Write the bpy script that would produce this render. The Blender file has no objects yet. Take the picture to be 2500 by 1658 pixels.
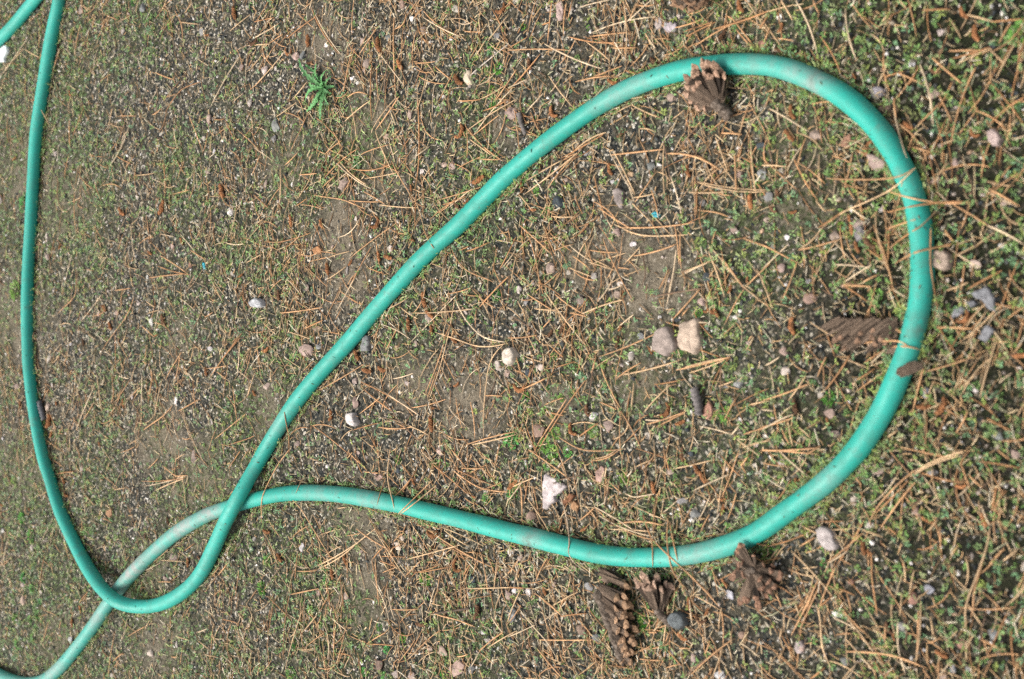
import bpy, math, random
import numpy as np
from mathutils import Vector, Matrix

random.seed(7)
rng = np.random.default_rng(7)
scene = bpy.context.scene
COL = scene.collection

# ------------------------------------------------------------------ camera
# Hand-held 50 mm frame in portrait grip (rolled 90 degrees), 1.39 m above the ground,
# looking down 45.9 degrees; the far ground is at the frame's left side.
W, H, FPX = 2500.0, 1658.0, 3472.0
CAM_Z = 1.39
PITCH = math.radians(45.9)
FWD = np.array([-math.cos(PITCH), 0.0, -math.sin(PITCH)])
RGT = np.array([math.sin(PITCH), 0.0, -math.cos(PITCH)])
UPV = np.array([0.0, 1.0, 0.0])
CAMP = np.array([0.0, 0.0, CAM_Z])
cam_d = bpy.data.cameras.new('camera')
cam = bpy.data.objects.new('camera', cam_d)
COL.objects.link(cam)
cam_d.sensor_width = 36.0
cam_d.lens = 36.0 * FPX / W
cam_d.clip_start = 0.05
cam_d.clip_end = 500.0
cam_d.dof.use_dof = True
cam_d.dof.focus_distance = 2.12
cam_d.dof.aperture_fstop = 5.0
M = Matrix.Identity(4)
for i in range(3):
    M[i][0], M[i][1], M[i][2], M[i][3] = RGT[i], UPV[i], -FWD[i], CAMP[i]
cam.matrix_world = M
scene.camera = cam

# ------------------------------------------------------------------ sky, sun, exposure
SUN_DIR = Vector((-0.55, -0.62, 1.25)).normalized()
world = bpy.data.worlds.new('World')
scene.world = world
world.use_nodes = True
wn = world.node_tree
bg = wn.nodes['Background']
sky = wn.nodes.new('ShaderNodeTexSky')
sky.sky_type = 'NISHITA'
sky.sun_disc = False
sky.sun_elevation = math.asin(SUN_DIR.z)
sky.sun_rotation = math.atan2(SUN_DIR.x, SUN_DIR.y)
sky.dust_density = 6.0
sky.air_density = 1.0
hs = wn.nodes.new('ShaderNodeHueSaturation')      # overcast: the cloud layer greys the blue
hs.inputs['Saturation'].default_value = 0.25
wn.links.new(sky.outputs[0], hs.inputs['Color'])
wn.links.new(hs.outputs[0], bg.inputs['Color'])
bg.inputs['Strength'].default_value = 0.13
sun_d = bpy.data.lights.new('sun', 'SUN')
sun = bpy.data.objects.new('sun', sun_d)
COL.objects.link(sun)
sun_d.energy = 1.4
sun_d.angle = math.radians(30)
sun_d.color = (1.0, 0.94, 0.80)
sun.rotation_euler = SUN_DIR.to_track_quat('Z', 'Y').to_euler()
sun.location = (0, 0, 5)
vs = scene.view_settings
vs.view_transform = 'Standard'
vs.look = 'None'
vs.gamma = 1.0
vs.exposure = 0.80
vs.use_curve_mapping = False
scene.cycles.use_denoising = False
scene.cycles.max_bounces = 5
scene.cycles.diffuse_bounces = 3
scene.cycles.glossy_bounces = 2

# ------------------------------------------------------------------ helpers
def pix(px, py, z=0.0):
    """point at height z seen at photograph pixel (px, py)"""
    px = np.asarray(px, float); py = np.asarray(py, float); z = np.asarray(z, float)
    d = FWD + np.multiply.outer((px - W / 2) / FPX, RGT) + np.multiply.outer((H / 2 - py) / FPX, UPV)
    t = (z - CAM_Z) / d[..., 2]
    return CAMP + d * t[..., None]

def proj(P):
    q = P - CAMP
    dep = q @ FWD
    return W / 2 + FPX * (q @ RGT) / dep, H / 2 - FPX * (q @ UPV) / dep, dep

def mpp(px):
    """metres per photo pixel on the ground at column px"""
    return float(0.025 / (29.1 + 0.0125 * px))

def vnoise(x, y, f, seed):
    r = np.random.default_rng(seed)
    T = r.random((64, 64))
    x = np.asarray(x) * f; y = np.asarray(y) * f
    xi = np.floor(x).astype(int); yi = np.floor(y).astype(int)
    fx = x - xi; fy = y - yi
    fx = fx * fx * (3 - 2 * fx); fy = fy * fy * (3 - 2 * fy)
    a = T[xi % 64, yi % 64]; b = T[(xi + 1) % 64, yi % 64]
    c = T[xi % 64, (yi + 1) % 64]; d = T[(xi + 1) % 64, (yi + 1) % 64]
    return (a * (1 - fx) + b * fx) * (1 - fy) + (c * (1 - fx) + d * fx) * fy

def fbm(x, y, f, seed):
    return (vnoise(x, y, f, seed) + .5 * vnoise(x, y, 2.1 * f, seed + 1) + .25 * vnoise(x, y, 4.3 * f, seed + 2)) / 1.75

def gh(x, y):
    """ground height"""
    return (.010 * (vnoise(x, y, 2.6, 11) - .5) + .005 * (vnoise(x, y, 9, 12) - .5)
            + .0028 * (vnoise(x, y, 31, 13) - .5) + .0016 * (vnoise(x, y, 90, 14) - .5))

def on_ground(px, py, dz=0.0):
    """point on the ground (plus dz) seen at a pixel"""
    z = np.zeros(np.shape(px))
    for _ in range(3):
        p = pix(px, py, z)
        z = gh(p[..., 0], p[..., 1]) + dz
    return pix(px, py, z)

def mesh_np(name, verts, faces, mats, col=None, smooth=False, matidx=None):
    me = bpy.data.meshes.new(name)
    verts = np.asarray(verts, np.float32).reshape(-1, 3)
    faces = np.asarray(faces, np.int32)
    nf, k = faces.shape
    me.vertices.add(len(verts)); me.vertices.foreach_set('co', verts.ravel())
    me.loops.add(nf * k); me.loops.foreach_set('vertex_index', faces.ravel())
    me.polygons.add(nf)
    me.polygons.foreach_set('loop_start', np.arange(0, nf * k, k, dtype=np.int32))
    me.polygons.foreach_set('loop_total', np.full(nf, k, np.int32))
    if matidx is not None:
        me.polygons.foreach_set('material_index', np.asarray(matidx, np.int32))
    me.polygons.foreach_set('use_smooth', np.full(nf, smooth))
    for m in (mats if isinstance(mats, (list, tuple)) else [mats]):
        me.materials.append(m)
    me.update(calc_edges=True)
    if col is not None:
        at = me.color_attributes.new('col', 'FLOAT_COLOR', 'POINT')
        c = np.ones((len(verts), 4), np.float32); c[:, :3] = col
        at.data.foreach_set('color', c.ravel())
    return me

def link(name, me, parent=None, color=None):
    o = bpy.data.objects.new(name, me)
    COL.objects.link(o)
    if parent: o.parent = parent
    if color is not None: o.color = (*color, 1)
    return o

def tag(o, label=None, cat=None, group=None, kind=None):
    if label: o['label'] = label
    if cat: o['category'] = cat
    if group: o['group'] = group
    if kind: o['kind'] = kind
    return o

# ------------------------------------------------------------------ materials
def new_mat(name, rough=0.9, spec=0.3):
    m = bpy.data.materials.new(name); m.use_nodes = True
    b = m.node_tree.nodes['Principled BSDF']
    b.inputs['Roughness'].default_value = rough
    b.inputs['Specular IOR Level'].default_value = spec
    return m, m.node_tree, b

def N(nt, t, **kw):
    n = nt.nodes.new(t)
    for k, v in kw.items():
        if k in n.inputs: n.inputs[k].default_value = v
        else: setattr(n, k, v)
    return n

def ramp(nt, src, stops):
    r = nt.nodes.new('ShaderNodeValToRGB')
    el = r.color_ramp.elements
    while len(el) < len(stops): el.new(0.5)
    for e, (p, c) in zip(el, stops):
        e.position = p
        e.color = (*c, 1) if not isinstance(c, (int, float)) else (c, c, c, 1)
    nt.links.new(src, r.inputs[0])
    return r.outputs[0]

def mixc(nt, fac, a, b, mode='MIX'):
    m = nt.nodes.new('ShaderNodeMix'); m.data_type = 'RGBA'; m.blend_type = mode
    for sock, v in ((m.inputs[0], fac), (m.inputs[6], a), (m.inputs[7], b)):
        if hasattr(v, 'is_output'): nt.links.new(v, sock)
        elif isinstance(v, tuple): sock.default_value = (*v, 1)
        else: sock.default_value = v
    return m.outputs[2]

def noise(nt, scale, detail=3, rough=.6, vec=None):
    n = N(nt, 'ShaderNodeTexNoise', Scale=scale, Detail=detail, Roughness=rough)
    if vec is not None: nt.links.new(vec, n.inputs['Vector'])
    return n.outputs['Fac']

def bump(nt, bsdf, h, strength, dist):
    b = N(nt, 'ShaderNodeBump', Strength=strength, Distance=dist)
    nt.links.new(h, b.inputs['Height']); nt.links.new(b.outputs[0], bsdf.inputs['Normal'])

def speckle_mat(name, src, rough, s1=300, amount=.35, spec=.3, bstr=.4, bdist=.0008):
    """colour from 'object' (object colour) or 'attr' (per-piece colour), with fine grain"""
    m, nt, b = new_mat(name, rough, spec)
    if src == 'object':
        c = nt.nodes.new('ShaderNodeObjectInfo').outputs['Color']
    else:
        a = nt.nodes.new('ShaderNodeAttribute'); a.attribute_name = 'col'; c = a.outputs['Color']
    pos = nt.nodes.new('ShaderNodeNewGeometry').outputs['Position']
    n1 = noise(nt, s1, 4, .65, pos)
    g = ramp(nt, n1, [(.3, 1 - amount * .7), (.7, 1 + amount * .4)])
    g2 = ramp(nt, noise(nt, s1 * .28, 3, .6, pos), [(.32, 1 - amount), (.66, 1 + amount * .45)])
    nt.links.new(mixc(nt, 1.0, mixc(nt, 1.0, c, g, 'MULTIPLY'), g2, 'MULTIPLY'), b.inputs['Base Color'])
    bump(nt, b, n1, bstr, bdist)
    return m

M_STONE = speckle_mat('stone', 'object', .85, 420, .38, .3, .6, .0012)
M_NEEDLE = speckle_mat('dry_needle', 'object', .6, 160, .35, .35, .2, .0004)
M_NEEDLE_A = speckle_mat('dry_needle_bits', 'attr', .65, 160, .3, .35, .2, .0004)
M_CATKIN = speckle_mat('dry_catkin', 'object', .85, 700, .5, .2, .9, .0012)
M_GRAVEL = speckle_mat('gravel_grains', 'attr', .8, 600, .3, .35, .4, .0006)
M_LEAFBIT = speckle_mat('bark_flake', 'object', .85, 260, .4, .2, .7, .001)
M_PLASTIC = speckle_mat('plastic_scrap', 'object', .45, 260, .25, .5, .2, .0006)

def leaf_mat(name, src):
    m = speckle_mat(name, src, .6, 400, .3, .35, .2, .0004)
    b = m.node_tree.nodes['Principled BSDF']
    return m
M_MOSS = leaf_mat('moss_leaf', 'attr')
M_GREEN = leaf_mat('green_leaf', 'object')

def ground_mat():
    m, nt, b = new_mat('soil', .95, .2)
    pos = nt.nodes.new('ShaderNodeNewGeometry').outputs['Position']
    a = nt.nodes.new('ShaderNodeAttribute'); a.attribute_name = 'col'     # r: sandy patch, g: mossy
    sep = nt.nodes.new('ShaderNodeSeparateColor'); nt.links.new(a.outputs['Color'], sep.inputs[0])
    fine = noise(nt, 420, 3, .7, pos)
    mid = noise(nt, 55, 4, .65, pos)
    v = N(nt, 'ShaderNodeTexVoronoi', Scale=290.0); nt.links.new(pos, v.inputs['Vector'])
    vs_ = nt.nodes.new('ShaderNodeSeparateColor'); nt.links.new(v.outputs['Color'], vs_.inputs[0])
    grit = ramp(nt, vs_.outputs[0], [(0, (.010, .012, .013)), (.45, (.030, .033, .032)), (.72, (.085, .08, .062)),
                                     (.88, (.26, .225, .17)), (1, (.60, .55, .47))])
    v2 = N(nt, 'ShaderNodeTexVoronoi', Scale=330.0); nt.links.new(pos, v2.inputs['Vector'])
    soil = ramp(nt, fine, [(.27, (.014, .013, .009)), (.5, (.055, .049, .034)), (.74, (.17, .145, .10))])
    sand = ramp(nt, fine, [(.25, (.075, .062, .045)), (.5, (.165, .138, .10)), (.78, (.30, .25, .19))])
    base = mixc(nt, ramp(nt, mid, [(.38, 0.0), (.56, 1.0)]), soil, grit)
    base = mixc(nt, sep.outputs[0], base, sand)
    moss = ramp(nt, fine, [(.3, (.014, .019, .009)), (.55, (.05, .066, .026)), (.8, (.13, .16, .065))])
    mo = nt.nodes.new('ShaderNodeMath'); mo.operation = 'MULTIPLY'
    nt.links.new(sep.outputs[1], mo.inputs[0])
    nt.links.new(ramp(nt, noise(nt, 130, 4, .7, pos), [(.42, 0.0), (.6, 1.0)]), mo.inputs[1])
    base = mixc(nt, mo.outputs[0], base, moss)
    base = mixc(nt, sep.outputs[2], base, mixc(nt, 1.0, base, (.30, .29, .26), 'MULTIPLY'))
    nt.links.new(base, b.inputs['Base Color'])
    hsum = nt.nodes.new('ShaderNodeMath'); hsum.operation = 'MULTIPLY_ADD'
    nt.links.new(v.outputs['Distance'], hsum.inputs[0]); hsum.inputs[1].default_value = -.6
    nt.links.new(fine, hsum.inputs[2])
    bump(nt, b, hsum.outputs[0], .9, .0022)
    return m
M_SOIL = ground_mat()

def hose_mat():
    m, nt, b = new_mat('hose_rubber', .42, .45)
    pos = nt.nodes.new('ShaderNodeNewGeometry').outputs['Position']
    a = nt.nodes.new('ShaderNodeAttribute'); a.attribute_name = 'col'     # r: pale dust, g: dark scuff
    sep = nt.nodes.new('ShaderNodeSeparateColor'); nt.links.new(a.outputs['Color'], sep.inputs[0])
    n0 = noise(nt, 9, 4, .6, pos); n1 = noise(nt, 60, 5, .7, pos); n2 = noise(nt, 900, 2, .6, pos)
    base = ramp(nt, n0, [(.3, (.012, .31, .25)), (.7, (.022, .39, .32))])
    grime = ramp(nt, n1, [(.45, 0.0), (.75, .5)])
    base = mixc(nt, grime, base, (.075, .21, .165))
    d = nt.nodes.new('ShaderNodeMath'); d.operation = 'MULTIPLY'; d.use_clamp = True
    nt.links.new(sep.outputs[0], d.inputs[0]); nt.links.new(ramp(nt, n1, [(.30, 0.15), (.58, 1.0)]), d.inputs[1])
    base = mixc(nt, d.outputs[0], base, (.31, .31, .30))
    s = nt.nodes.new('ShaderNodeMath'); s.operation = 'MULTIPLY'; s.use_clamp = True
    nt.links.new(sep.outputs[1], s.inputs[0]); nt.links.new(ramp(nt, noise(nt, 140, 4, .7, pos), [(.35, 0.0), (.6, 1.0)]), s.inputs[1])
    base = mixc(nt, s.outputs[0], base, (.10, .13, .11))
    base = mixc(nt, ramp(nt, n2, [(.35, .3), (.6, 0.0)]), base, (.012, .15, .10))
    base = mixc(nt, ramp(nt, noise(nt, 210, 5, .75, pos), [(.60, 0.0), (.70, .75)]), base, (.05, .09, .07))
    base = mixc(nt, ramp(nt, noise(nt, 26, 5, .8, pos), [(.56, 0.0), (.72, .55)]), base, (.10, .17, .135))
    nt.links.new(base, b.inputs['Base Color'])
    rr = ramp(nt, n1, [(.3, .42), (.75, .68)]); nt.links.new(rr, b.inputs['Roughness'])
    bump(nt, b, n2, .25, .0006)
    return m
M_HOSE = hose_mat()

def cone_mats():
    m, nt, b = new_mat('cone_scale_shaft', .85, .2)
    tc = nt.nodes.new('ShaderNodeTexCoord').outputs['Object']
    mp = nt.nodes.new('ShaderNodeMapping'); mp.inputs['Scale'].default_value = (3, 60, 30)
    nt.links.new(tc, mp.inputs[0])
    n = noise(nt, 1.0, 4, .65, mp.outputs[0])
    oi = nt.nodes.new('ShaderNodeObjectInfo')
    c = ramp(nt, n, [(.34, (.016, .011, .008)), (.52, (.07, .049, .035)), (.70, (.23, .17, .125))])
    mr = nt.nodes.new('ShaderNodeMapRange'); mr.inputs[3].default_value = .2; mr.inputs[4].default_value = 2.4
    nt.links.new(oi.outputs['Random'], mr.inputs[0])
    nt.links.new(mixc(nt, 1.0, c, mr.outputs[0], 'MULTIPLY'), b.inputs['Base Color']); bump(nt, b, n, .7, .0012)
    m2, nt, b = new_mat('cone_scale_tip', .8, .25)
    pos = nt.nodes.new('ShaderNodeNewGeometry').outputs['Position']
    n = noise(nt, 330, 4, .65, pos)
    oi = nt.nodes.new('ShaderNodeObjectInfo')
    c = ramp(nt, n, [(.3, (.07, .05, .036)), (.5, (.26, .19, .138)), (.72, (.52, .41, .33))])
    nt.links.new(mixc(nt, 1.0, c, oi.outputs['Color'], 'MULTIPLY'), b.inputs['Base Color'])
    bump(nt, b, n, .6, .001)
    m3, nt, b = new_mat('cone_core', .9, .2)
    pos = nt.nodes.new('ShaderNodeNewGeometry').outputs['Position']
    n = noise(nt, 260, 5, .7, pos)
    c = ramp(nt, n, [(.3, (.025, .019, .014)), (.5, (.11, .084, .065)), (.72, (.28, .225, .185))])
    nt.links.new(c, b.inputs['Base Color']); bump(nt, b, n, .8, .0015)
    return m, m2, m3
M_SHAFT, M_TIP, M_CORE = cone_mats()

# ------------------------------------------------------------------ hose course (photo pixels of its centre line)
HOSE_PX = [(-420, 330), (-200, 240), (-80, 160), (0, 95), (36, 59), (68, 20), (110, -30), (190, -120), (300, -260), (330, -400), (255, -470), (190, -380),
 (165, -200), (153, -60), (145, 0), (130, 71), (111, 179), (94, 286), (86, 357), (80, 464), (75, 560), (69, 657), (67, 764), (68, 836), (72, 907), (85, 1014),
 (104, 1110), (122, 1169), (145, 1241), (176, 1312), (213, 1384), (250, 1437), (288, 1469), (339, 1481), (393, 1474), (446, 1446), (490, 1400), (523, 1336),
 (550, 1275), (587, 1205), (625, 1138), (650, 1095), (680, 1045), (725, 978), (784, 907), (849, 836), (909, 764), (972, 693), (1036, 624), (1116, 552), (1150, 518),
 (1202, 464), (1245, 422), (1311, 366), (1383, 311), (1454, 262), (1526, 221), (1597, 192), (1669, 171), (1740, 160), (1811, 156), (1880, 160), (1940, 176),
 (2003, 203), (2060, 236), (2110, 278), (2152, 325), (2182, 371), (2205, 415), (2225, 460), (2240, 515), (2249, 570), (2252, 630), (2251, 693), (2244, 750), (2232, 803),
 (2215, 862), (2183, 943), (2148, 1014), (2105, 1082), (2070, 1124), (2024, 1170), (1967, 1215), (1914, 1253), (1862, 1291), (1811, 1318), (1740, 1342), (1669, 1356),
 (1597, 1361), (1526, 1360), (1454, 1351), (1383, 1334), (1311, 1315), (1240, 1298), (1191, 1285), (1120, 1267), (1049, 1250), (977, 1233), (906, 1219), (834, 1208),
 (763, 1203), (691, 1206), (620, 1220), (557, 1239), (500, 1260), (429, 1302), (360, 1362), (304, 1421), (259, 1482), (228, 1528), (190, 1578), (146, 1630), (108, 1660),
 (70, 1669), (35, 1663), (0, 1649), (-70, 1612), (-200, 1540), (-420, 1480)]
HOSE_R = 0.0125
LIFTS = [((563, 1243), 33, 46), ((262, 1450), 28, 36), ((150, -75), 3, 8)]   # crossings: strand index ranges that ride over

def catmull(P, n):
    P = np.asarray(P, float)
    Q = np.vstack([2 * P[0] - P[1], P, 2 * P[-1] - P[-2]])
    out = []
    for i in range(1, len(Q) - 2):
        t = np.linspace(0, 1, n, endpoint=False)[:, None]
        p0, p1, p2, p3 = Q[i - 1], Q[i], Q[i + 1], Q[i + 2]
        out.append(.5 * (2 * p1 + (p2 - p0) * t + (2 * p0 - 5 * p1 + 4 * p2 - p3) * t ** 2 + (3 * p1 - p0 - 3 * p2 + p3) * t ** 3))
    return np.vstack(out + [P[-1:]])

NSUB = 8
HP = catmull(HOSE_PX, NSUB)
hidx = np.arange(len(HP)) / NSUB
hz = np.full(len(HP), HOSE_R - .002)
gxy = pix(HP[:, 0], HP[:, 1], hz)
lift = np.zeros(len(HP))
for (cx, cy), i0, i1 in LIFTS:
    c = pix(cx, cy, .02)
    d = np.hypot(gxy[:, 0] - c[0], gxy[:, 1] - c[1])
    msk = (hidx >= i0 - 3) & (hidx <= i1 + 3)
    lift = np.maximum(lift, np.where(msk, (2 * HOSE_R - .001) * np.exp(-(d / .085) ** 2), 0))
HC = pix(HP[:, 0], HP[:, 1], hz + lift)
base_h = gh(HC[:, 0], HC[:, 1])
base_h = np.convolve(np.pad(base_h, 20, mode='edge'), np.ones(41) / 41, 'valid')
for _ in range(2):
    HC = pix(HP[:, 0], HP[:, 1], hz + lift + base_h)
HOSE_FLAT = HC[:, :2]

def hose_top(x, y):
    """height of the hose's upper surface above (x, y), -1 where there is none"""
    x = np.atleast_1d(x); y = np.atleast_1d(y)
    out = np.full(x.shape, -1.0)
    d2 = (x[:, None] - HC[None, :, 0]) ** 2 + (y[:, None] - HC[None, :, 1]) ** 2
    r2 = HOSE_R ** 2
    top = np.where(d2 < r2, HC[None, :, 2] + np.sqrt(np.maximum(r2 - d2, 0)), -1)
    return top.max(1)

def hose_dist(x, y):
    out = np.empty(len(x))
    S = HOSE_FLAT[::2]
    for i in range(0, len(x), 4000):
        out[i:i + 4000] = np.sqrt(((x[i:i + 4000, None] - S[None, :, 0]) ** 2 + (y[i:i + 4000, None] - S[None, :, 1]) ** 2).min(1))
    return out

# zones, for saying where a thing lies
LOOP_POLY = np.array(HOSE_PX[38:103]); PINCH_POLY = np.array(HOSE_PX[31:39] + HOSE_PX[103:108])
LEFT_POLY = np.array([(-900, -900)] + HOSE_PX[14:31] + HOSE_PX[108:115] + [(-900, 1700)])
BETW_POLY = np.array(HOSE_PX[14:31] + HOSE_PX[103:108][::-1] + HOSE_PX[39:62] + [(1900, -900), (150, -900)])
LOW_POLY = np.array(HOSE_PX[80:110] + [(150, 2600), (1990, 2600)])
def inside(poly, x, y):
    c = False; j = len(poly) - 1
    for i in range(len(poly)):
        xi, yi = poly[i]; xj, yj = poly[j]
        if (yi > y) != (yj > y) and x < (xj - xi) * (y - yi) / (yj - yi) + xi: c = not c
        j = i
    return c
def zone(x, y):
    if inside(PINCH_POLY, x, y): return 'inside the small pinched hose loop'
    if inside(LOOP_POLY, x, y): return 'inside the big hose loop'
    if inside(LEFT_POLY, x, y): return 'past the outer side of the thinner hose run'
    if inside(BETW_POLY, x, y): return 'between the two long hose runs'
    if inside(LOW_POLY, x, y): return 'on the pine-cone side of the loop'
    return 'beyond the rounded end of the loop'

LANDMARKS = [(785, 215, 'the rosette weed'), (1660, 830, 'the pair of touching stones'), (1345, 1180, 'the whitish bark flake'), (1247, 868, 'the cream pitted stone'), (863, 1025, 'the white chunky stone'),
 (1720, 210, 'the cone resting on the hose'), (1510, 1520, 'the long half cone'), (1590, 1440, 'the fan-shaped cone fragment'), (1845, 1390, 'the dark cone'), (2090, 810, 'the flattened cone'), (2297, 634, 'the tan stone outside the hose'),
 (2385, 745, 'the blue-grey stone chips'), (1602, 523, 'the turquoise scrap'), (500, 650, 'the turquoise sliver'), (630, 740, 'the silver speckled stone'), (897, 839, 'the rectangular grey chip'), (1705, 975, 'the dark twig stub'),
 (2022, 1312, 'the long pinkish stone'), (563, 1243, 'the upper hose crossing'), (262, 1450, 'the lower hose crossing'), (1700, 0, 'the cone past the upper bend'), (752, 855, 'the rounded grey-pink pebble by the hose'), (1145, 190, 'the cream pebble with a pale twig'),
 (2144, 229, 'the lavender pebble outside the bend'), (2431, 337, 'the pink angular stone'), (1658, 1512, 'the round dark stone'), (925, 1623, 'the large brown pebble'), (1080, 1590, 'the flat pinkish pebble')]
def where(x, y, reach=150):
    d, nm = min((math.hypot(x - a, y - b), n) for a, b, n in LANDMARKS)
    return 'near ' + nm if d < reach else zone(x, y)

# ------------------------------------------------------------------ ground sheet
SANDY = [(1510, 590, 70), (1600, 690, 90), (1420, 640, 60), (1960, 470, 90), (1970, 320, 60), (830, 560, 80), (780, 90, 60), (860, 690, 60), (1160, 985, 90), (1010, 940, 60),
         (400, 1080, 70), (880, 1270, 80), (870, 1450, 70), (900, 300, 60), (700, 400, 70), (1560, 930, 60), (160, 500, 80), (60, 420, 90), (30, 780, 90), (480, 1180, 90),
         (60, 1150, 70), (360, 1390, 60), (150, 1560, 60), (400, 1560, 70), (440, 830, 40), (1220, 320, 50), (650, 1000, 60), (1380, 1000, 60), (930, 420, 60)]
def sand_f(x, y):
    P = np.stack([x, y, np.zeros_like(x)], -1)
    px, py, dep = proj(P)
    s = np.zeros_like(px)
    wob = 1 + 1.1 * (fbm(x, y, 22, 40) - .5)
    for sx, sy, sr in SANDY:
        s = np.maximum(s, np.exp(-(((px - sx) ** 2 + ((py - sy) * .8) ** 2) / (sr * wob) ** 2) ** 1.5))
    s = np.where(dep > .3, s, 0)
    return np.clip(s * (0.05 + 1.35 * fbm(x, y, 60, 43)), 0, 1)
def moss_f(x, y):
    P = np.stack([x, y, np.zeros_like(x)], -1)
    px, py, dep = proj(P)
    m = fbm(x, y, 7, 50)
    right = np.clip((px - 1700) / 700, 0, 1) * .22
    left = np.clip((700 - px) / 600, 0, 1) * .10
    top = np.clip((300 - py) / 300, 0, 1) * np.clip((px - 1500) / 500, 0, 1) * .10
    low = np.clip((py - 1250) / 350, 0, 1) * .06
    return np.clip((m + right + left + top + low - .40) * 3.4, 0, 1)

def humus_f(x, y):
    """darker leaf mould on the side away from the track"""
    return np.clip((x + 1.02 + .5 * (fbm(x, y, 4, 77) - .5)) / .28, 0, 1)

def axis(lo, hi, step, far):
    a = np.arange(lo, hi, step)
    g = []; s = step; v = 0
    while v < far:
        s *= 1.35; v += s; g.append(v)
    g = np.array(g)
    return np.concatenate([lo - g[::-1], a, a[-1] + g])
gx = axis(-3.15, -.40, .006, 60); gy = axis(-1.05, 1.05, .006, 60)
X, Y = np.meshgrid(gx, gy, indexing='ij')
Z = gh(X, Y)
idx = np.arange(X.size).reshape(X.shape)
F = np.stack([idx[:-1, :-1], idx[1:, :-1], idx[1:, 1:], idx[:-1, 1:]], -1).reshape(-1, 4)
gcol = np.zeros((X.size, 3))
gcol[:, 0] = sand_f(X.ravel(), Y.ravel()); gcol[:, 1] = moss_f(X.ravel(), Y.ravel()); gcol[:, 2] = humus_f(X.ravel(), Y.ravel())
ground = link('ground', mesh_np('ground', np.stack([X, Y, Z], -1), F, M_SOIL, gcol, True))
tag(ground, 'grey-brown sandy forest soil under the litter', 'ground', kind='structure')

# ------------------------------------------------------------------ tubes
def tubes(P, R, k, flat=1.0):
    """P (n,s,3) centre lines, R (n,s) radii -> verts, quads"""
    n, s, _ = P.shape
    T = np.gradient(P, axis=1)
    T /= np.linalg.norm(T, axis=2, keepdims=True) + 1e-9
    up = np.zeros_like(T); up[..., 2] = 1
    S = np.cross(T, up); S /= np.linalg.norm(S, axis=2, keepdims=True) + 1e-9
    U = np.cross(S, T)
    a = np.arange(k) * 2 * math.pi / k
    V = P[:, :, None] + R[:, :, None, None] * (np.cos(a)[None, None, :, None] * S[:, :, None] + flat * np.sin(a)[None, None, :, None] * U[:, :, None])
    base = (np.arange(n) * s * k)[:, None, None]
    i = np.arange(s - 1)[None, :, None] * k; j = np.arange(k)[None, None, :]; j2 = (j + 1) % k
    F = np.stack([base + i + j, base + i + j2, base + i + k + j2, base + i + k + j], -1).reshape(-1, 4)
    return V.reshape(-1, 3), F

# hose
def build_hose():
    k = 28
    P = HC[None]
    s = P.shape[1]
    rr = HOSE_R * (1 + .018 * np.sin(np.arange(s) * .37) + .022 * np.sin(np.arange(s) * .113) + .02 * np.sin(np.arange(s) * .051 + 1))
    V, F = tubes(P, rr[None], k)
    dust = np.zeros(s); scuff = np.zeros(s)
    def along(px, py, i0, i1):
        d = np.hypot(HP[:, 0] - px, HP[:, 1] - py)
        return np.where((hidx >= i0) & (hidx <= i1), d, 1e6)
    for px, py, r, w in [(330, 1390, 55, 1.), (455, 1290, 50, .9), (520, 1250, 35, .9), (395, 1330, 60, .55), (285, 1440, 40, .8), (190, 1575, 50, .35), (130, 1640, 60, .6),
                         (60, 1668, 60, .5), (250, 1500, 45, .6)]:
        dust = np.maximum(dust, w * np.exp(-(along(px, py, 102, 118) / r) ** 2))
    for px, py, r, w in [(2000, 195, 40, .7), (1950, 180, 30, .5), (905, 1220, 40, .45), (1310, 1316, 30, .5), (1700, 1350, 70, .45), (1500, 220, 60, .4), (1570, 200, 50, .35), (2020, 1172, 40, .35), (690, 1035, 40, .3),
                         (1880, 160, 60, .3), (800, 1205, 60, .3)]:
        dust = np.maximum(dust, w * np.exp(-(along(px, py, 39, 103) / r) ** 2))
    for px, py, r, w in [(2001, 190, 14, .9), (1302, 1310, 13, 1.), (2240, 645, 22, .9), (2225, 790, 30, .8), (1690, 1352, 26, .5), (1720, 1346, 30, .5), (520, 1252, 12, .9),
                         (1300, 380, 16, .3), (68, 845, 14, .6), (1480, 1353, 24, .35), (355, 1368, 14, .5), (2232, 800, 30, .7)]:
        scuff = np.maximum(scuff, w * np.exp(-(along(px, py, 14, 118) / r) ** 2))
    col = np.zeros((s, k, 3))
    ang = np.arange(k) * 2 * math.pi / k
    patch = .55 + .45 * np.sin(ang[None, :] * 1.0 + np.arange(s)[:, None] * .05)
    col[..., 0] = dust[:, None] * (.6 + .4 * np.clip(np.sin(ang), 0, 1))[None]
    col[..., 1] = scuff[:, None] * patch
    o = link('garden_hose', mesh_np('garden_hose', V, F, M_HOSE, col.reshape(-1, 3), True))
    tag(o, 'long turquoise green rubber garden hose looping across the ground', 'hose')
build_hose()

# ------------------------------------------------------------------ things traced from the photograph, tile by tile (tile pixels / 2.8 + origin)
ORG = {'a1': (0, 0), 'a2': (620, 0), 'a3': (1240, 0), 'a4': (1860, 0), 'b1': (0, 550), 'b2': (620, 550), 'b3': (1240, 550), 'b4': (1860, 550),
       'c1': (0, 1098), 'c2': (620, 1098), 'c3': (1240, 1098), 'c4': (1860, 1098)}
def tp(tile, x, y):
    o = ORG[tile]
    return o[0] + x / 2.8, o[1] + y / 2.8

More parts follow.
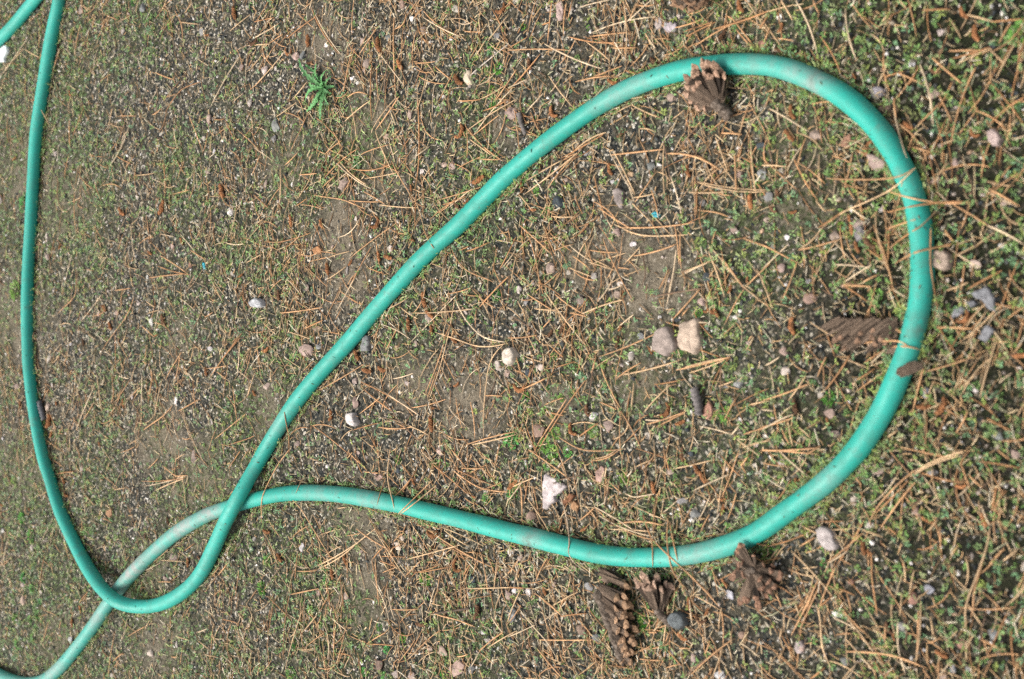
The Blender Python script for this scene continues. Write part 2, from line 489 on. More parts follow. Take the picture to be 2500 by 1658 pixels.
# needles: (x1, y1, x2, y2[, bow]); consecutive pieces that meet end to start are one needle
NEEDLES = {
'a1': [(185,265,0,530),(160,330,20,480),(265,390,165,335),(550,165,510,380),(1640,380,1430,750,.02),(1195,75,1245,280,-.1),(1230,150,1360,165),(1190,545,1060,495),(1280,765,1390,1050),(1420,900,1390,1040),(1625,890,1792,1050),(1775,1060,1720,1200),(1365,560,1240,605),(1240,605,1130,770),(885,850,740,1150,-.05),(540,1200,630,1290),(645,1240,690,1370),(1330,1270,1290,1370),(570,740,490,950),(475,820,480,1020),(470,1060,440,1230),(1710,100,1570,215),(920,1060,860,1150),(280,750,340,870),(410,330,360,500),(510,1310,515,1560),(1590,1560,1620,1380),(500,270,515,385),(255,120,295,240),(945,0,925,90),(1110,1090,1130,1300),(1500,1300,1550,1410),(640,1080,740,1150,.1),(700,1270,830,1285,-.15),(1290,1300,1180,1330),(1540,820,1600,950),(1790,540,1700,620),(1660,640,1590,700)],
'a2': [(390,50,580,370,.05),(420,100,600,380),(685,0,670,240),(680,300,610,650),(690,330,600,680),(960,100,965,560),(955,260,970,680),(1040,85,960,200,-.2),(845,180,720,370),(805,430,805,830),(840,450,850,660),(920,400,890,640),(990,660,830,890),(970,670,810,880),(870,380,1030,590),(1160,75,1400,240,.08),(1160,120,1410,250),(1180,510,1110,760),(1100,430,1240,420),(1240,455,1350,545),(560,665,640,625,.2),(640,665,780,650,-.2),(215,345,0,590),(300,90,420,200),(230,260,430,110),(360,560,260,680),(360,790,300,930),(570,1120,800,1290,.05),(590,1110,780,1270,.05),(610,1000,540,1090),(480,1220,720,1010,-.05),(500,1290,760,1080),(940,1120,650,1150,-.1),(920,990,720,1060),(310,1195,430,1185),(410,1335,600,1360),(600,1360,760,1430),(650,1370,860,1380),(860,1400,1120,1420),(830,1100,1000,1180),(600,960,480,1060),(830,900,960,1200),(1120,680,1130,1000),(1130,1000,1100,1300),(1110,1310,1100,1560),(940,1100,1070,1330),(1460,880,1700,1100,.05),(1470,950,1620,1060),(1670,790,1510,920),(1770,600,1490,940),(1790,680,1460,890),(1720,580,1540,680),(1792,480,1650,690),(1720,690,1560,760),(1455,900,1455,1080),(1530,1085,1680,1090),(1550,1280,1250,1370),(1490,1290,1330,1420),(1600,280,1740,100),(1520,380,1600,250),(100,200,0,260),(0,150,140,120),(20,140,100,0),(110,300,0,310),(0,1010,130,1100),(300,1040,210,1130),(180,1150,175,1400),(0,1330,110,1430),(1200,1000,1090,1080),(270,890,240,1010),(1390,690,1550,680),(380,60,400,0),(60,230,170,160),(660,720,700,960),(790,690,620,830),(540,900,600,1010),(980,1180,760,1220),(560,1200,470,1280),(680,1290,690,1400),(750,1310,900,1400),(1290,1400,1450,1340),(1640,700,1700,560),(330,870,250,1040),(290,700,150,800)],
'a3': [(300,0,270,300),(400,20,380,250),(440,0,410,130),(1600,135,1260,330),(1792,70,1400,200),(1792,90,1720,200),(490,50,700,0),(980,0,790,170),(790,0,800,450),(1010,115,560,230,.05),(250,300,640,470,.03),(0,345,430,345),(410,250,780,290,.05),(800,480,950,490,.1),(700,520,460,560),(780,450,570,530),(280,520,450,740),(220,370,0,620),(130,255,0,330),(540,290,700,420),(720,330,880,325),(940,230,1010,330),(1630,0,1792,240),(1520,110,1690,330),(1560,200,1680,330),(1140,190,1330,130),(850,720,1020,800),(740,770,850,715),(1130,810,1210,750),(670,905,440,1050,.08),(650,920,370,1080),(440,1080,270,1290),(470,1050,110,1330),(360,1100,120,1240),(690,1030,860,1330),(720,1030,870,1330),(850,1390,980,1520),(870,1380,1000,1190),(860,1350,1010,1320),(700,1060,1070,1020),(1080,1050,1460,1170,-.1),(1060,950,1110,1240),(1070,960,1080,1400),(1110,1200,1190,1500),(1290,1240,1792,1300,.03),(1300,1250,1780,1310,.05),(1240,1315,1500,1310),(1295,1270,1290,1470),(1280,1210,1280,1500),(1550,1060,1560,1330),(1660,960,1700,1360),(1720,970,1650,1100),(590,1380,760,1540,-.1),(760,1555,1280,1520,.03),(620,1420,850,1568),(590,1200,670,1500),(980,1300,1030,1500),(1420,940,1500,1170),(75,1330,170,1450),(300,1480,460,1480),(1300,860,1130,1080),(1460,910,1600,920),(240,640,130,760),(900,880,1010,905,-.1),(1420,150,1200,260),(1540,130,1500,110),(560,250,840,220),(0,600,130,540),(900,0,830,130),(290,150,230,170),(1210,310,1270,380)],
'a4': [(230,0,380,380,-.05),(130,0,210,140),(0,130,140,330),(0,90,230,30),(400,250,540,510,-.05),(570,60,650,420,.05),(620,30,760,200),(1080,440,1170,860,-.05),(1460,460,1290,990,.04),(1160,390,1380,580),(1300,400,1560,320),(1560,330,1330,440),(1560,340,1670,450),(1700,160,1620,300),(1740,280,1600,540),(1070,850,1220,700),(1210,650,1300,840),(1050,500,1000,580),(900,670,920,830),(885,820,1130,1110,-.12),(900,740,990,1080),(1040,920,1000,1030),(1050,1145,900,1290),(900,1290,560,1440),(560,1440,400,1568),(440,1220,950,1215),(950,1215,1050,1145),(870,1310,1410,1390,.05),(860,1450,1430,1380,-.04),(1140,1220,1145,1380),(1220,1410,1060,1568),(1310,1400,1560,1550),(1420,1390,1360,1568),(1550,1290,1760,1410),(50,740,320,900),(210,1060,380,1370),(280,990,170,1170),(0,1130,170,1140),(620,1040,550,1340),(300,940,240,1160),(740,920,560,1010),(340,710,490,690),(850,520,970,490),(930,500,1100,580),(1280,350,1500,345),(1570,150,1792,130),(1400,100,1590,150),(370,1370,440,1450),(560,1440,380,1560),(960,1240,900,1500),(610,1420,720,1500),(940,0,990,60),(350,0,390,90),(1050,1500,850,1568),(1150,1040,1000,1000),(860,100,820,150),(1300,560,1210,740),(1640,1000,1620,1130),(1100,70,1290,60),(20,280,60,170),(780,1450,780,1568)],
'b1': [(915,490,790,720,-.08),(790,720,690,870),(890,430,780,445),(520,300,520,490),(520,490,390,610),(490,200,440,410),(690,480,550,660),(800,780,880,920),(785,740,785,1020),(1240,870,1130,1060),(1230,880,1190,1080),(1640,770,1430,1050),(1650,740,1500,940),(1640,800,1620,1030),(1080,280,1300,340),(1020,360,1250,335),(1100,210,1280,330),(1230,60,1370,240),(1410,240,1300,170),(820,1160,890,1050),(810,1030,880,1050),(970,1020,965,1240),(1110,1050,1060,1300),(1040,1000,1010,1220),(980,1400,1110,1310),(1110,1310,1180,1230),(1250,1250,1360,1560),(1240,1260,1310,1480),(650,1090,520,1400),(570,1330,640,1210),(660,1020,690,1250),(895,0,930,260),(575,40,590,110),(1095,500,1060,700),(970,690,1060,770),(1440,350,1520,520),(1655,400,1670,580),(1550,960,1400,980),(1540,1050,1480,1000),(1680,1290,1470,1460),(1590,1100,1620,1340),(1740,1010,1690,1180),(1060,1330,1070,1490),(880,1500,960,1455),(1000,820,990,920),(780,1100,760,1220),(300,1460,430,1550),(1220,1270,1360,1190),(1320,1050,1340,1250),(50,820,80,1000),(0,980,50,1180),(1100,60,1190,80),(1290,0,1320,120),(640,0,700,110),(1000,520,1060,560),(1330,580,1230,500),(1790,200,1680,260),(1740,1440,1560,1500),(230,1030,280,1190),(370,100,350,220),(840,60,810,170)],
'b2': [(70,110,240,100,.08),(240,100,390,50),(650,180,510,220),(940,10,650,230),(230,130,210,240),(800,150,640,450),(780,290,890,330),(630,280,500,370),(180,600,470,560),(190,620,210,740),(470,650,340,710),(240,730,390,780),(1350,160,1480,330,.1),(1480,330,1640,390),(1170,420,1090,600,-.1),(1370,490,1560,770,.08),(1560,770,1720,800),(1720,810,1510,830,-.05),(1510,830,1230,730),(1510,570,1300,590),(1300,590,1070,600),(1380,480,1070,800,0),(1310,770,1170,1150),(1370,520,1200,1180),(1740,350,1540,560),(1520,580,1515,700),(880,680,1070,780,-.05),(1090,630,1160,770),(730,1070,1110,1290,-.03),(820,1100,1130,1300),(760,1130,940,1270),(830,1120,950,1280),(940,1280,1160,1500),(750,950,420,1140),(680,980,720,1060),(400,1370,560,1390,-.1),(400,1370,650,1568,-.02),(840,1310,970,1330),(850,1380,1080,1380,.05),(1060,1370,1200,1440),(680,1400,860,1350),(1310,1190,1060,1250),(1290,900,1380,1070),(1700,820,1600,980,.1),(1600,980,1575,1200),(1575,1200,1570,1450),(1480,1210,1510,1460),(1380,1180,1420,1380),(1580,1165,1700,1170),(1450,1500,1792,1410),(1490,1500,1792,1430),(1210,260,1290,290),(1790,80,1680,300),(1600,600,1540,480),(1330,1320,1380,1540),(205,1260,235,1420),(235,1420,240,1568),(920,570,1060,490),(560,640,600,560),(700,340,560,600),(1230,160,1150,0),(1450,180,1600,120),(1120,640,1000,560),(980,700,900,860),(860,1180,720,1290),(1090,1010,950,1050),(1250,1000,1190,1170),(1640,300,1700,420),(1350,660,1290,800)],
'b3': [(80,0,300,200),(120,20,220,480,-.05),(0,20,20,110),(750,0,960,75,.08),(960,75,1230,65),(1140,0,1170,270),(1180,50,1185,300),(650,90,740,300),(740,300,860,520),(560,170,750,185),(900,150,800,260),(860,210,1150,130),(440,210,560,300),(550,250,740,310),(750,290,830,300),(580,230,700,290),(420,290,570,350),(920,180,945,340),(945,340,910,420),(1100,300,1030,440),(1150,170,1080,560),(980,490,1340,430),(1370,130,1600,420),(1600,420,1792,570),(1792,260,1590,460),(1590,460,1480,680),(1460,220,1620,440),(1370,180,1480,490),(1220,310,1390,240),(1210,330,1360,260),(1610,90,1792,160),(130,470,320,590),(250,450,540,830),(320,470,540,620),(180,570,330,580),(550,630,420,600),(780,510,500,610),(860,610,740,710),(240,460,300,560),(210,350,240,480),(1010,740,620,900),(740,1050,910,940),(730,1030,1180,920),(1000,1090,1220,1050),(1150,990,1520,900),(1210,970,1500,905),(590,880,550,1200),(600,900,570,1010),(330,970,460,930),(0,770,200,750),(100,690,195,880),(20,620,200,740),(240,700,300,640),(270,1040,100,1120),(640,980,770,1250),(770,1280,770,1560),(860,1080,840,1290),(770,1270,910,1530),(700,1150,740,1250),(630,1210,740,1260),(530,1060,200,1550),(400,1190,200,1500),(380,1180,250,1230),(940,1330,1060,1330),(950,1360,1220,1270),(1210,1280,1010,1380),(1110,1090,920,1290),(1450,960,1440,1300),(1310,1375,1530,1430),(1530,1430,1590,1360),(1610,1430,1792,1370),(1600,1520,1792,1470),(1640,1230,1792,1200),(140,1280,120,1370),(290,1280,380,1300),(350,1450,500,1540),(500,1540,790,1530),(1080,660,1190,690),(1310,440,1120,650),(1230,655,1370,665),(1480,1330,1560,1180),(1440,1100,1550,1060),(600,700,660,790),(0,560,90,640),(380,900,300,830),(1480,920,1240,1010),(820,960,830,1060),(480,1450,620,1350),(1700,300,1792,520),(1240,560,1190,620),(60,200,20,400)],
'b4': [(780,0,860,310,.03),(870,0,860,260),(760,0,900,450),(1100,0,870,160),(1155,20,1150,300),(1150,300,1190,560),(1295,125,1060,180),(1060,180,910,260),(1290,137,1000,200),(720,160,830,240),(1640,310,1400,440),(1410,390,1250,450),(1385,260,1345,520),(790,340,690,390),(560,410,750,420),(560,415,730,530),(750,270,560,390),(490,270,740,290),(240,250,130,530),(0,130,230,250),(430,0,340,110),(340,110,250,170),(250,170,520,100),(180,130,0,300),(0,380,70,570),(870,600,910,710),(910,710,990,760),(580,810,880,790),(880,790,1000,830,-.15),(890,800,740,950),(860,840,700,940),(860,840,1080,850,-.08),(1200,680,1330,880),(1440,900,1080,1010),(1130,890,1030,1280),(1620,740,1490,1180),(1360,1020,1300,1170),(600,890,430,1130),(440,900,380,1040),(870,980,640,1140),(770,980,640,1060),(330,1080,0,1200),(220,1290,0,1400),(230,1310,0,1380),(0,1260,80,1270),(180,1340,210,1510),(130,1380,190,1500),(80,1220,120,1420),(0,1540,400,1520),(400,1505,300,1568),(1540,0,1790,130),(1792,560,1680,640),(1540,1320,1700,1400),(120,900,20,960),(50,960,80,1130),(300,1030,180,1200),(1710,1010,1620,1080),(1180,700,1450,710),(900,440,1000,500),(1750,870,1600,930),(330,1450,250,1380),(1250,30,1310,110),(860,1450,930,1400)],
'c1': [(1270,180,980,250),(1270,190,960,215),(1250,200,1060,280),(1110,110,1190,180),(1190,180,1280,175),(500,150,385,165),(860,250,910,300),(980,830,1100,770),(1150,680,1030,780),(1260,765,1090,755),(870,1150,830,1310),(990,1210,870,1280),(790,1240,740,1568),(840,1390,770,1450),(1270,1080,1240,1160),(1020,1170,990,1230),(1250,1340,1230,1470),(1360,1310,1440,1370),(1490,1420,1390,1400),(930,880,930,980),(970,900,960,980),(600,970,540,1050),(330,1170,290,1310),(580,310,640,380),(720,760,725,840),(1500,800,1450,860),(1560,770,1490,860),(1420,1220,1340,1250),(1200,1275,1290,1300),(1520,1160,1630,1190),(1600,1200,1660,1310),(1700,0,1650,80),(1640,10,1560,130),(1420,0,1450,120),(1350,0,1390,80),(1080,60,1010,130),(270,920,300,740),(240,230,280,330),(610,20,600,90),(860,260,780,275),(1330,640,1260,690),(560,480,555,560),(420,1150,405,1230),(60,600,20,780),(700,340,690,400),(1080,905,1170,905),(1720,1370,1700,1470)],
'c2': [(240,0,90,250,.05),(90,250,50,400,.1),(50,400,50,500),(350,170,285,300),(265,345,340,430),(340,430,520,730),(700,540,940,690),(830,540,670,670),(670,680,430,820),(770,590,420,800),(430,825,290,830),(780,460,990,760),(820,540,1040,880),(1140,760,1030,870),(860,760,970,800),(880,840,980,800),(805,750,850,960),(830,750,855,1070),(810,900,910,1100,-.05),(890,660,810,750),(915,900,880,1060),(910,950,960,1160),(940,1090,1120,1090),(900,200,840,380),(930,0,910,200),(905,210,960,415),(985,440,1220,210,0),(1000,440,1250,240),(570,400,640,390),(720,370,850,430),(1210,560,1640,810),(1280,530,1570,660),(1300,550,1470,660),(1410,650,1040,750),(1150,500,1270,540),(1550,700,1600,980),(1610,960,1640,1100),(1530,700,1500,850),(1720,640,1790,670),(1280,780,1110,840),(1140,840,1350,800),(1240,940,1200,1080),(1100,920,1190,1080),(1230,1120,1390,1160),(1390,1160,1510,1210),(1620,1140,1700,1250),(1700,1250,1540,1380),(1792,1240,1590,1360),(1540,1380,1480,1490),(1550,1390,1640,1470),(1330,1300,1350,1560),(1150,1250,1200,1400),(780,1330,960,1340),(900,1250,770,1330),(560,1190,550,1500),(620,1250,560,1480),(530,1150,640,1240),(470,1180,500,1440,-.1),(330,1100,210,1520),(240,1000,200,1440),(230,760,160,830),(160,830,90,920),(80,580,160,780),(100,480,180,600),(430,1130,330,1250),(480,1250,350,1350),(90,1000,260,1170),(440,950,250,990),(600,850,560,930),(1100,1300,990,1450),(1460,950,1790,940),(1370,130,1650,250),(1370,150,1530,260),(1530,260,1740,290),(1220,100,1480,320),(1280,130,1320,240),(1440,330,1500,370),(1420,125,1580,125),(1500,150,1560,250),(1350,0,1460,140),(850,160,750,150),(640,10,760,120),(1100,150,1000,300),(1010,100,1090,210),(920,180,990,250),(1140,0,1230,90),(1070,200,960,320),(1660,760,1640,960),(1480,780,1430,860),(1270,860,1250,1000),(300,700,280,900),(130,1080,100,1260)],
'c3': [(140,0,430,210),(580,75,760,0,.1),(580,60,740,0,.1),(600,400,1000,620,.08),(590,390,900,580,-.02),(620,450,1020,600,.05),(700,520,1070,520,-.08),(700,545,970,560),(590,395,480,490),(985,610,1180,800),(1180,800,1400,1010),(1160,780,1450,1080),(920,430,990,620),(990,620,990,800),(1095,470,1105,760,.05),(1105,760,1200,930,.1),(1105,500,1160,760),(1130,130,1400,70),(1500,0,1430,460),(1510,170,1250,290),(1580,0,1460,330),(1650,30,1590,110),(1380,320,1290,500),(1320,560,1380,440),(800,300,870,330),(870,330,1010,300),(700,160,655,400),(670,200,780,300),(520,180,340,210),(180,190,0,270),(170,250,210,440),(0,350,110,200),(130,330,280,560),(80,200,95,500),(0,440,70,500),(1000,40,930,130),(980,70,870,120),(1100,1020,1060,1340),(1620,530,1700,410),(1250,620,1430,580),(1700,640,1792,660),(1680,800,1792,770),(1670,880,1590,1050),(1460,1100,1470,1350),(1460,1080,1440,1240),(1470,1350,1390,1568),(1530,1300,1250,1540),(1440,1370,1200,1560),(1240,1010,1260,1200),(360,1140,540,1120),(180,980,370,1140),(240,1030,360,1130),(80,1090,250,1290),(250,1290,330,1420),(200,1360,370,1560),(210,1300,580,1300),(0,1280,180,1200),(0,1170,90,950),(90,1060,0,1190),(70,750,0,850),(270,740,190,900),(0,790,60,840),(460,760,580,850),(1090,1370,1190,1480),(960,1250,1020,1250),(1080,1310,1110,1240),(1170,1360,1250,1360),(900,1430,1060,1440),(0,1450,100,1568),(130,1490,160,1560),(430,860,410,950),(0,940,110,945),(1590,1320,1720,1420),(380,1020,350,1110),(1280,1000,1440,1090),(1390,790,1440,1000),(650,1400,640,1540),(1560,300,1500,480)],
'c4': [(1375,15,1050,150,.05),(1350,40,1010,190,.05),(1050,140,750,450,.05),(1000,210,770,440),(1050,220,810,540),(700,480,510,790),(690,570,450,770),(510,790,390,1090),(690,550,830,600),(590,690,440,780),(200,690,480,1000),(480,1000,400,1070),(380,900,200,1270),(400,920,250,1260),(370,920,300,1100),(240,930,290,1080),(385,1080,405,1340),(405,1340,470,1490),(550,1090,710,1260),(540,1100,860,1530),(490,1150,680,1250),(580,1300,780,1530),(580,1380,920,1410),(920,1410,1140,1500),(930,1180,930,1370),(930,1380,980,1540),(1085,1040,1050,1460),(1070,1100,1060,1440),(955,980,940,1140),(745,700,750,880),(750,880,790,1140),(620,170,680,240),(720,170,640,220),(1560,530,1530,700),(1530,700,1390,1060),(1390,1060,1400,1250),(1520,730,1440,1000),(1450,1000,1430,1150),(1480,80,1780,130),(1610,0,1700,70),(1360,90,1430,290),(1410,170,1510,260),(1500,380,1560,520),(1040,830,1010,1000),(0,770,130,740),(60,655,310,570),(360,600,260,660),(1600,250,1570,420),(1150,1140,1170,1270),(840,1300,840,1200),(580,980,610,1110),(520,950,640,1000),(430,1490,330,1568),(900,1490,830,1568),(0,0,380,30),(120,10,340,200),(200,200,110,340),(1100,1500,1150,1568),(350,1370,390,1420),(970,770,980,910),(120,1290,140,1210),(860,530,920,580),(1200,480,1130,560),(1300,850,1410,960),(1650,760,1750,680),(1500,1300,1640,1370),(700,900,740,960),(280,810,380,800)],
}

# pebbles: (x, y, width, height, colour)
PEBBLES = {
'a1': [(980,45,60,80,'g'),(560,65,50,60,'p'),(840,215,45,55,'l'),(1655,460,35,50,'p'),(1430,825,45,80,'p'),(1710,705,40,55,'l'),(1465,1035,40,40,'w'),(1395,945,30,36,'l'),(1380,350,35,40,'p'),(1575,1445,40,60,'w'),(1425,1165,45,45,'p'),(650,430,25,40,'p'),(695,295,20,40,'l'),(940,1350,30,36,'l'),(45,690,25,25,'w'),(100,245,40,50,'p'),(1380,220,50,50,'g'),(380,1050,30,40,'l'),(0,1360,40,70,'l'),(1085,995,40,24,'w')],
'a2': [(75,480,50,60,'l'),(150,470,30,30,'l'),(770,435,70,70,'p'),(760,480,35,35,'p'),(1470,530,70,110,'c'),(1080,130,40,40,'w'),(1160,205,45,60,'p'),(155,855,60,90,'g'),(1755,765,70,80,'p'),(290,380,50,60,'p'),(335,380,50,60,'g'),(80,180,30,30,'p'),(710,565,25,25,'w'),(495,310,30,30,'w'),(540,365,22,22,'w'),(1360,1130,60,60,'p'),(1300,1130,50,40,'p'),(745,285,35,50,'p'),(400,860,25,40,'o'),(670,540,25,25,'w'),(1670,240,50,50,'g'),(1490,330,25,30,'o'),(925,250,50,40,'g'),(1380,60,50,50,'l'),(1020,30,50,80,'b'),(140,950,40,50,'g'),(1295,660,30,30,'w'),(1070,780,40,70,'p'),(85,1255,40,60,'p'),(700,1495,30,30,'w'),(1150,1175,40,40,'l'),(1355,635,30,30,'w'),(910,930,40,40,'p'),(340,995,22,24,'w'),(1600,30,30,24,'l')],
'a3': [(1745,1190,70,70,'g'),(345,1385,80,90,'d'),(975,1140,65,60,'g'),(820,1055,24,24,'w'),(755,1230,22,22,'w'),(715,1240,30,26,'w'),(1580,1010,28,24,'w'),(1205,1100,26,24,'w'),(1330,1390,45,45,'g'),(1590,1190,50,50,'p'),(30,780,70,80,'p'),(1740,310,60,60,'r'),(1555,325,50,50,'r'),(1125,660,55,70,'p'),(840,1190,40,36,'o'),(810,270,30,30,'l'),(400,1230,30,30,'p'),(1200,120,40,40,'d'),(540,1050,36,26,'g'),(1740,990,60,60,'d'),(530,930,40,50,'o'),(1780,1500,50,40,'p'),(1440,1290,24,24,'w')],
'a4': [(795,640,85,90,'v'),(850,745,75,60,'b'),(125,115,40,40,'w'),(1025,440,40,45,'w'),(735,550,22,22,'w'),(1220,225,50,50,'l'),(640,1135,45,50,'l'),(135,1165,45,45,'l'),(15,1195,50,60,'g'),(1165,1070,40,40,'l'),(1320,1110,50,60,'p'),(1185,1240,70,50,'p'),(1190,640,60,60,'p'),(1580,310,40,40,'d'),(1320,700,40,40,'d'),(665,1545,90,70,'p'),(55,1340,70,70,'g'),(0,310,60,60,'r'),(375,920,70,80,'p'),(930,325,22,22,'w'),(1230,995,40,36,'p'),(590,560,24,24,'w'),(820,1430,40,40,'l'),(1660,1390,40,36,'p'),(970,1490,36,30,'l'),(760,770,24,24,'l')],
'b1': [(335,915,50,75,'l'),(1035,660,40,60,'w'),(1760,530,80,60,'s'),(805,595,35,40,'p'),(675,605,40,40,'p'),(330,210,60,50,'p'),(1180,145,35,35,'p'),(1300,275,30,35,'r'),(1205,1200,35,60,'w'),(1270,1010,35,35,'o'),(1440,840,40,36,'w'),(1010,355,20,30,'w'),(330,1240,40,60,'p'),(120,1100,40,40,'p'),(370,445,30,36,'l'),(485,810,22,24,'w'),(1450,1345,25,45,'l'),(360,1095,25,40,'l'),(635,430,25,25,'p'),(1250,960,35,36,'l'),(1430,600,30,36,'l'),(20,1460,22,26,'w'),(320,80,20,70,'l'),(1045,925,22,24,'w'),(905,1170,25,40,'l'),(945,530,30,36,'l'),(1590,330,24,34,'l')],
'b2': [(370,855,110,90,'p'),(365,430,50,50,'p'),(300,390,30,40,'p'),(935,155,40,50,'l'),(970,85,40,25,'c'),(640,310,20,60,'l'),(695,1215,50,80,'p'),(695,1065,50,45,'p'),(1190,640,60,60,'l'),(1670,960,50,70,'l'),(975,840,35,35,'o'),(1105,810,40,40,'p'),(90,1100,50,50,'p'),(430,710,60,44,'b'),(820,500,30,30,'w'),(1000,1140,25,25,'w'),(1735,1010,50,50,'p'),(360,215,30,26,'l'),(540,145,25,25,'p'),(920,890,30,26,'o'),(1280,1540,60,60,'p'),(300,1490,40,40,'p'),(440,830,50,40,'g'),(1050,1080,36,30,'l'),(360,100,24,24,'l'),(1560,990,50,46,'d')],
'b3': [(1365,350,60,70,'d'),(300,300,60,90,'p'),(75,445,50,60,'l'),(745,475,50,50,'p'),(865,130,50,40,'w'),(750,45,60,60,'p'),(1330,520,60,60,'p'),(215,1410,110,100,'b'),(1580,1080,70,70,'g'),(845,895,50,60,'l'),(820,940,28,30,'w'),(690,1370,70,80,'p'),(1160,650,40,30,'d'),(1360,710,40,40,'g'),(590,1300,60,50,'w'),(230,970,50,50,'l'),(495,510,60,60,'p'),(1540,30,60,50,'p'),(770,400,50,40,'l'),(1040,630,26,26,'w'),(910,760,60,50,'g'),(960,1440,50,50,'l'),(1500,1100,40,40,'g'),(700,940,60,40,'b'),(1590,1330,30,30,'w'),(1650,810,40,36,'p'),(360,905,26,26,'r'),(420,325,36,36,'l'),(590,345,40,60,'l'),(125,530,40,40,'g'),(1560,320,40,40,'d'),(140,1010,50,44,'d'),(1480,1030,30,36,'l'),(845,875,26,22,'w'),(1700,1500,40,40,'l')],
'b4': [(320,505,95,80,'b'),(1120,1140,55,80,'v'),(170,1000,70,70,'l'),(175,85,45,40,'w'),(1640,140,40,36,'w'),(505,70,60,60,'p'),(155,860,60,60,'p'),(500,1430,60,50,'p'),(465,1290,60,70,'p'),(1460,1130,30,30,'w'),(595,1205,25,25,'w'),(745,1185,40,36,'l'),(1450,270,90,60,'p'),(1620,1440,70,60,'g'),(60,1340,40,40,'g'),(165,405,22,22,'w'),(320,380,36,36,'v'),(1370,375,22,22,'w'),(400,1160,36,50,'l'),(1240,20,36,40,'l'),(140,290,60,60,'p')],
'c1': [(1185,735,60,50,'p'),(665,775,35,40,'l'),(485,1300,45,45,'w'),(1035,1385,60,50,'l'),(225,670,50,55,'l'),(160,1030,50,60,'p'),(280,975,30,30,'l'),(565,130,30,50,'l'),(1210,1330,30,45,'l'),(765,1540,30,40,'l'),(1740,610,30,36,'l'),(1550,870,30,30,'p'),(1390,330,40,40,'p'),(670,600,22,22,'l'),(760,630,25,30,'o'),(1330,50,50,90,'p'),(20,555,30,36,'w'),(160,920,30,36,'l'),(1405,915,25,25,'p'),(1130,880,40,40,'p'),(1665,1290,24,30,'l')],
'c2': [(330,670,45,65,'w'),(855,1470,75,80,'b'),(1290,1380,100,80,'p'),(1200,1360,50,44,'p'),(985,660,50,55,'c'),(1015,600,40,40,'c'),(945,845,40,40,'o'),(1085,610,35,36,'l'),(1050,565,26,26,'l'),(630,1000,45,55,'p'),(545,1330,25,50,'l'),(1740,990,35,70,'p'),(1760,700,50,50,'w'),(820,1045,22,30,'w'),(735,700,30,30,'p'),(1780,960,30,30,'w'),(740,1460,26,26,'w'),(1080,1545,80,50,'p'),(970,1540,40,60,'l'),(1040,220,50,46,'g'),(830,160,40,36,'p'),(1565,1250,40,30,'w'),(1600,1310,50,44,'l'),(1770,1130,50,90,'g'),(230,170,26,26,'w'),(455,500,30,30,'p'),(710,20,40,30,'p'),(1000,900,40,36,'o'),(440,980,35,36,'p'),(1490,1500,50,80,'g'),(960,880,40,30,'d'),(1490,880,50,60,'d'),(990,140,40,40,'d'),(505,115,26,26,'w')],
'c3': [(170,455,80,90,'b'),(555,935,60,60,'g'),(680,880,80,65,'b'),(1460,1540,90,70,'s'),(20,705,45,45,'w'),(570,235,26,26,'w'),(315,920,35,50,'p'),(145,975,40,60,'w'),(455,810,50,50,'b'),(610,1280,60,60,'g'),(505,1225,70,80,'b'),(1270,1425,45,55,'p'),(30,1300,50,60,'d'),(1100,150,70,50,'p'),(1250,25,40,40,'d'),(5,990,40,70,'p'),(45,965,30,30,'w'),(85,740,50,50,'p'),(125,95,20,50,'w'),(1610,1270,60,56,'b'),(1520,990,60,60,'s'),(1345,355,22,22,'w'),(905,275,30,30,'l'),(20,1150,40,60,'g'),(1130,1385,50,36,'l'),(1205,350,80,60,'g'),(1280,440,70,60,'g'),(1690,110,30,30,'l')],
'c4': [(745,515,75,55,'l'),(785,140,85,55,'p'),(140,95,40,60,'l'),(1060,420,60,65,'b'),(1145,955,60,60,'v'),(515,1125,70,40,'w'),(270,1345,70,90,'p'),(960,1210,80,70,'g'),(1380,1325,80,80,'r'),(1580,1260,50,80,'g'),(1160,155,80,60,'g'),(1480,50,50,46,'l'),(1730,30,60,60,'p'),(615,900,45,40,'r'),(1035,1020,50,90,'r'),(1020,775,22,22,'w'),(935,310,22,22,'w'),(1110,1200,22,22,'w'),(1680,1175,30,36,'w'),(1240,740,35,40,'l'),(1110,1370,25,25,'w'),(570,1450,60,60,'g'),(1310,1500,40,60,'v'),(1420,1500,40,50,'g'),(1240,1550,60,50,'p'),(630,350,40,60,'l'),(975,380,40,40,'g'),(1790,800,40,80,'l'),(80,330,50,36,'p'),(1490,1280,24,24,'w')],
}
STONE_COL = {'g': ((.24, .235, .225), 'grey'), 'p': ((.42, .31, .26), 'pinkish'), 'l': ((.52, .44, .39), 'pale'), 'w': ((.74, .69, .66), 'white'), 'd': ((.055, .065, .075), 'dark slate'),
             'o': ((.50, .36, .22), 'ochre'), 'b': ((.29, .20, .155), 'brown'), 'r': ((.36, .19, .145), 'reddish'), 'c': ((.64, .53, .42), 'cream'), 'v': ((.34, .325, .345), 'lavender grey'), 's': ((.50, .50, .52), 'speckled silver')}

